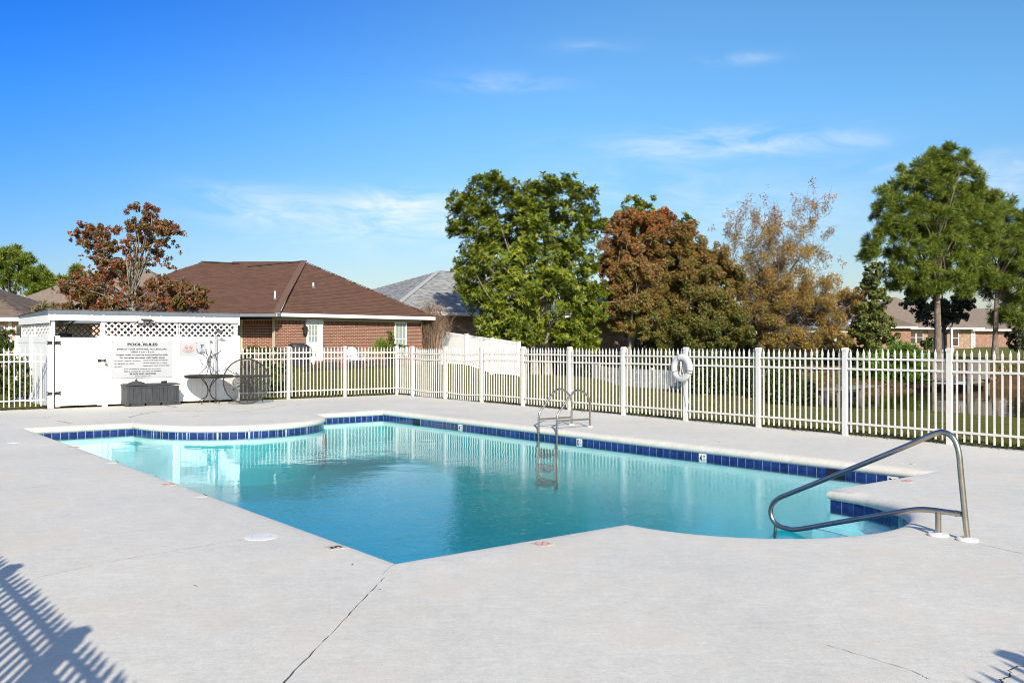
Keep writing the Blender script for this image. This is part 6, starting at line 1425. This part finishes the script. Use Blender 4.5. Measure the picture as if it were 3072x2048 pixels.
tree('pine_tree', 'distant green pine peeping out behind the red-leaved tree', 'tree', base_at(215, 88), [(222, 818, 20), (238, 830, 16), (195, 842, 14), (188, 852, 10), (250, 850, 20)], 88, ML['pine'], 5000, .28, .12, sub=9, depth=1., trunk=.14, seed=14, needle=20, limbs=8, tint=pine_tint)
tree('dark_bush', 'dark bushy evergreen between the two house roofs at the far left', 'bush', base_at(25, 78), [(25, 895, 24), (45, 915, 20), (8, 890, 22), (20, 920, 24), (-10, 905, 26), (60, 930, 12)], 78, ML['hedge'], 6500, .13, .5, sub=12, depth=1.2, trunk=.1, seed=15, limbs=10)
tree('tan_shrub', 'tan feathery shrub in front of the far left roofs', 'bush', base_at(125, 48), [(95, 932, 14), (115, 922, 18), (140, 918, 18), (165, 925, 16), (125, 945, 24), (160, 950, 22), (90, 955, 18), (180, 940, 12), (130, 985, 30), (165, 1000, 28)], 48, ML['tan'], 7000, .12, .14, sub=12, depth=.7, trunk=.05, seed=16, limbs=10, twigs=200)
tree('green_hedge', 'clipped green hedge before the far left house with the green window', 'hedge', base_at(10, 35), [(0, 1005, 22), (22, 1000, 20), (8, 1030, 28), (35, 1030, 14), (30, 1050, 22), (-20, 1010, 30), (-20, 1050, 36)], 35, ML['hedge'], 9000, .035, .5, sub=14, depth=.6, trunk=.04, seed=17, limbs=6, tint=lambda C, t, r: t + .25)
B_SH = [(5, 1075, 26), (35, 1085, 26), (60, 1085, 22), (10, 1120, 34), (50, 1130, 32), (85, 1125, 22), (20, 1165, 30), (60, 1170, 26), (88, 1160, 18), (-20, 1110, 40), (-20, 1160, 36), (75, 1100, 18), (35, 1195, 20, .6), (100, 1110, 10, .4)]
tree('glossy_shrub', 'leafy green shrub behind the pickets left of the shed gate', 'shrub', base_at(30, 25.2), B_SH, 25.2, ML['shrub'], 5200, .05, .45, sub=12, depth=.35, trunk=.03, seed=18, limbs=14, rosette=5, tint=lambda C, t, r: t * .85)
B_S2 = [(735, 1065, 18), (768, 1052, 20), (800, 1062, 22), (835, 1062, 22), (862, 1075, 16), (750, 1100, 28), (800, 1105, 32), (845, 1108, 26), (875, 1105, 14), (770, 1145, 30), (820, 1150, 28), (858, 1145, 16), (740, 1150, 24), (790, 1180, 16), (830, 1180, 12, .6)]
tree('glossy_shrub', 'leafy green shrub behind the pickets right of the tipped table', 'shrub', base_at(800, 29.6), B_S2, 29.6, ML['shrub'], 9000, .04, .5, sub=14, depth=.5, trunk=.03, seed=19, limbs=14, tint=lambda C, t, r: t * .9)
# house garden
tree('grassy_plant', 'yellow-green grassy plant in a pot by the brick wall', 'plant', base_at(1142, 40.7) + Vector((0, 0, .3)), [(1142, 1045, 13), (1130, 1040, 9), (1156, 1040, 9), (1143, 1030, 9)], 40.7, ML['grassy'], 800, .17, .05, sub=10, depth=.12, trunk=.02, seed=20, needle=20, limbs=3)
tree('tall_shrub', 'tall thin green shrub left of the house window', 'shrub', base_at(1168, 41.2), [(1170, 1000, 10), (1172, 1018, 13), (1160, 1030, 15), (1178, 1040, 15), (1165, 1055, 18), (1180, 1075, 16), (1160, 1080, 16)], 41.2, ML['shrub'], 1500, .07, .45, sub=10, depth=.2, trunk=.025, seed=21, limbs=10)
tree('small_plant', 'small leafy plant below the house window', 'plant', base_at(1205, 42), [(1200, 1040, 9), (1214, 1040, 8), (1207, 1055, 12), (1207, 1075, 12)], 42, ML['shrub'], 500, .05, .5, sub=8, depth=.15, trunk=.015, seed=22, limbs=5)
def myrtle():
    r = random.Random(3); b = base_at(1292, 45.5); root = thing('crepe_myrtle', 'many-stemmed bare brown shrub at the corner of the brick house', 'shrub', b); mb = MB(); tips = []
    for i in range(150):
        a = r.uniform(0, 6.28); sp_ = r.uniform(.05, 1.05); h = r.uniform(2.2, 3.25) * (1 - .12 * sp_); e = b + Vector((math.cos(a) * sp_ * 1.1, math.sin(a) * sp_ * .8, h)); s_ = b + Vector((math.cos(a) * .3 * sp_, math.sin(a) * .25 * sp_, -.1))
        mid = s_.lerp(e, .5) + Vector((math.cos(a) * -.10, 0, .25)); mb.tube(spline([s_, mid, e], 3), [.016 * (1 - .75 * k / 6) for k in range(7)], 4, caps=False)
        for j in range(7):
            f = r.uniform(.55, 1); p = s_.lerp(e, f); d = Vector((r.gauss(0, .6), r.gauss(0, .6), 1)).normalized(); q = p + d * r.uniform(.2, .55); mb.tube([p, p.lerp(q, .5) + Vector((r.gauss(0, .03), 0, 0)), q], [.006, .005, .003], 3, caps=False); tips.append(q)
    part('stems', mb, mat('myrtle_stem', (.21, .14, .10), .9, var=.3, scale=5), root)
    rr = np.random.default_rng(4); T0 = np.array(tips); k = 6; C = np.repeat(T0, k, 0) + rr.normal(size=(len(T0) * k, 3)) * .07; n = len(C); A = unit(rr.normal(size=(n, 3))); T = perp(A, rr); ll = rr.uniform(.012, .035, n)
    link('seed_heads', leaf_mesh('seed_heads', C, A, T, ll, ll * .5, rr.random(n), ML['myrtle']), root)
myrtle()
# pond side
B_F = [(2700, 1048, 22), (2680, 1065, 26), (2730, 1080, 38), (2665, 1090, 36), (2618, 1105, 32), (2700, 1125, 40), (2755, 1125, 30), (2640, 1140, 30), (2735, 1158, 24), (2600, 1085, 20), (2590, 1120, 20), (2690, 1165, 20), (2775, 1150, 16)]
tree('ferny_bush', 'bright green bush of long divided fronds on the pond bank', 'bush', base_at(2685, 51), B_F, 51, ML['fern'], 15000, .20, .12, sub=16, depth=1.0, trunk=.05, seed=23, needle=10, limbs=12)
def hedge(label, p0, p1, h, wdt, n, seed, mt='hedge'):
    r = np.random.default_rng(seed); A, B = Vector((p0.x, p0.y, 0)), Vector((p1.x, p1.y, 0)); d = (B - A); L = d.length; d = d.normalized(); nn = Vector((d.y, -d.x, 0))
    root = thing('hedge', label, 'hedge', (A.x, A.y, gz(A.x, A.y))); s = r.random(n) * L; ang = r.random(n) * math.pi; rad = 1 - .30 * r.random(n) ** 2 + .10 * np.sin(s * 2.1) + .07 * np.sin(s * 5.3 + 1)
    zg = np.array([gz((A + d * (L * q / 24)).x, (A + d * (L * q / 24)).y) for q in range(25)]); zb = np.interp(s, np.linspace(0, L, 25), zg)
    se = np.copysign(np.abs(np.cos(ang)) ** .5, np.cos(ang)) * wdt * rad; hh = np.abs(np.sin(ang)) ** .45 * h * rad * (1 + .05 * np.sin(s * 1.3)); hh = np.where(r.random(n) < .5, hh * r.random(n), hh)
    C = np.array(A)[None] + np.array(d)[None] * s[:, None] + np.array(nn)[None] * se[:, None]; C[:, 2] = zb + hh
    nrm = unit(np.array(nn)[None] * np.sign(se)[:, None] * .6 + np.array([0, 0, .5]) + r.normal(size=C.shape) * .6); ax = perp(nrm, r); T = unit(np.cross(nrm, ax)); ll = r.uniform(.05, .10, n)
    link('foliage', leaf_mesh('foliage', C, ax, T, ll, ll * .5, np.clip(r.random(n) * .8 + .2 * np.sin(s * 3) * .5, 0, 1), ML[mt]), root)
    m = MB(); rp = random.Random(seed)
    for i in range(int(L / .5)):
        p = A + d * (i * .5 + .2); z = gz(p.x, p.y)
        for j in range(3): m.tube([p + Vector((0, 0, z - .1)), p + nn * rp.uniform(-.4, .4) * wdt + d * rp.uniform(-.3, .3) + Vector((0, 0, z + h * .8))], [.03, .012], 4, caps=False)
    part('stems', m, MT['twig'], root)
hedge('long clipped dark hedge on the lawn right of the life ring', P(2085, 0, 42.5), P(2420, 0, 38.0), 1.72, .9, 42000, 24)
hedge('shaded hedge below the autumn trees left of the life ring', P(1890, 0, 52), P(2075, 0, 46.5), 1.7, .8, 16000, 25)
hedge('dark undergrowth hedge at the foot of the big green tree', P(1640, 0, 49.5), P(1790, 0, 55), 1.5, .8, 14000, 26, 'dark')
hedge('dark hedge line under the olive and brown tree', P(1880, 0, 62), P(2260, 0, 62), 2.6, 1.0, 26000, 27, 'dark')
hedge('low hedge on the far bank below the tan brick house', P(2240, 0, 68), P(2640, 0, 66), 1.5, .9, 18000, 28)
tree('small_shrub', 'round dark shrub under the paired window of the tan brick house', 'shrub', base_at(2785, 92), [(2775, 1030, 14), (2795, 1025, 14), (2785, 1040, 16)], 92, ML['hedge'], 2500, .12, .5, sub=12, depth=.8, trunk=.05, seed=29, limbs=4)

def grass():
    r = np.random.default_rng(9); n = 330000
    X = r.uniform(-17, 19, n); Y = 24 + (r.random(n) ** 1.3) * 24; X = X * (Y / 40) ** .6
    # along the deck edge too
    m = 60000; t = r.random(m) * 24; off = .15 + np.abs(r.normal(size=m)) * 1.2; X2 = FC.x + VR.x * t - NR.x * off; Y2 = FC.y + VR.y * t - NR.y * off
    X = np.concatenate([X, X2]); Y = np.concatenate([Y, Y2]); ok = ~inside(DECK2, X, Y) & ~inside(POND, X, Y) & (edge_dist(DECK2, X, Y) > .22)
    X, Y = X[ok], Y[ok]; Z = ground(X, Y); n = len(X); h = r.uniform(.02, .05, n); a = r.uniform(0, 6.28, n); w = r.uniform(.006, .014, n)
    v = np.empty((n, 3, 3), np.float32); lean = r.normal(size=(n, 2)) * .02
    v[:, 0] = np.stack([X - np.cos(a) * w, Y - np.sin(a) * w, Z - .01], 1); v[:, 1] = np.stack([X + np.cos(a) * w, Y + np.sin(a) * w, Z - .01], 1); v[:, 2] = np.stack([X + lean[:, 0], Y + lean[:, 1], Z + h], 1)
    me = bpy.data.meshes.new('grass'); me.vertices.add(n * 3); me.vertices.foreach_set('co', v.ravel()); me.loops.add(n * 3); me.loops.foreach_set('vertex_index', np.arange(n * 3, dtype=np.int32)); me.polygons.add(n); me.polygons.foreach_set('loop_start', np.arange(0, n * 3, 3, dtype=np.int32)); me.polygons.foreach_set('loop_total', np.full(n, 3, np.int32)); me.update(calc_edges=True)
    at = me.attributes.new('tint', 'FLOAT', 'FACE'); at.data.foreach_set('value', r.random(n).astype(np.float32)); me.materials.append(leaf_mat('grass_blade', [(0, (.075, .082, .018)), (.5, (.125, .13, .03)), (.85, (.18, .16, .05)), (1, (.25, .19, .09))], .25, .6, .2))
    o = link('grass', me); o['kind'] = 'stuff'
grass()
def bank_leaves():
    r = np.random.default_rng(12); n = 16000; X = r.uniform(8, 42, n); Y = r.uniform(38, 74, n); ok = ~inside(POND, X, Y); X, Y = X[ok], Y[ok]; n = len(X); Z = ground(X, Y) + .02
    C = np.stack([X, Y, Z], 1); nrm = unit(np.array([0, 0, 1.]) + r.normal(size=C.shape) * .4); A = perp(nrm, r); T = np.cross(nrm, A); ll = r.uniform(.05, .11, n)
    o = link('bank_leaves', leaf_mesh('bank_leaves', C, A, T, ll, ll * .6, r.random(n), leaf_mat('fallen_leaf', g3((.10, .055, .025), (.20, .12, .05), (.34, .24, .10)), .1))); o['kind'] = 'stuff'
bank_leaves()
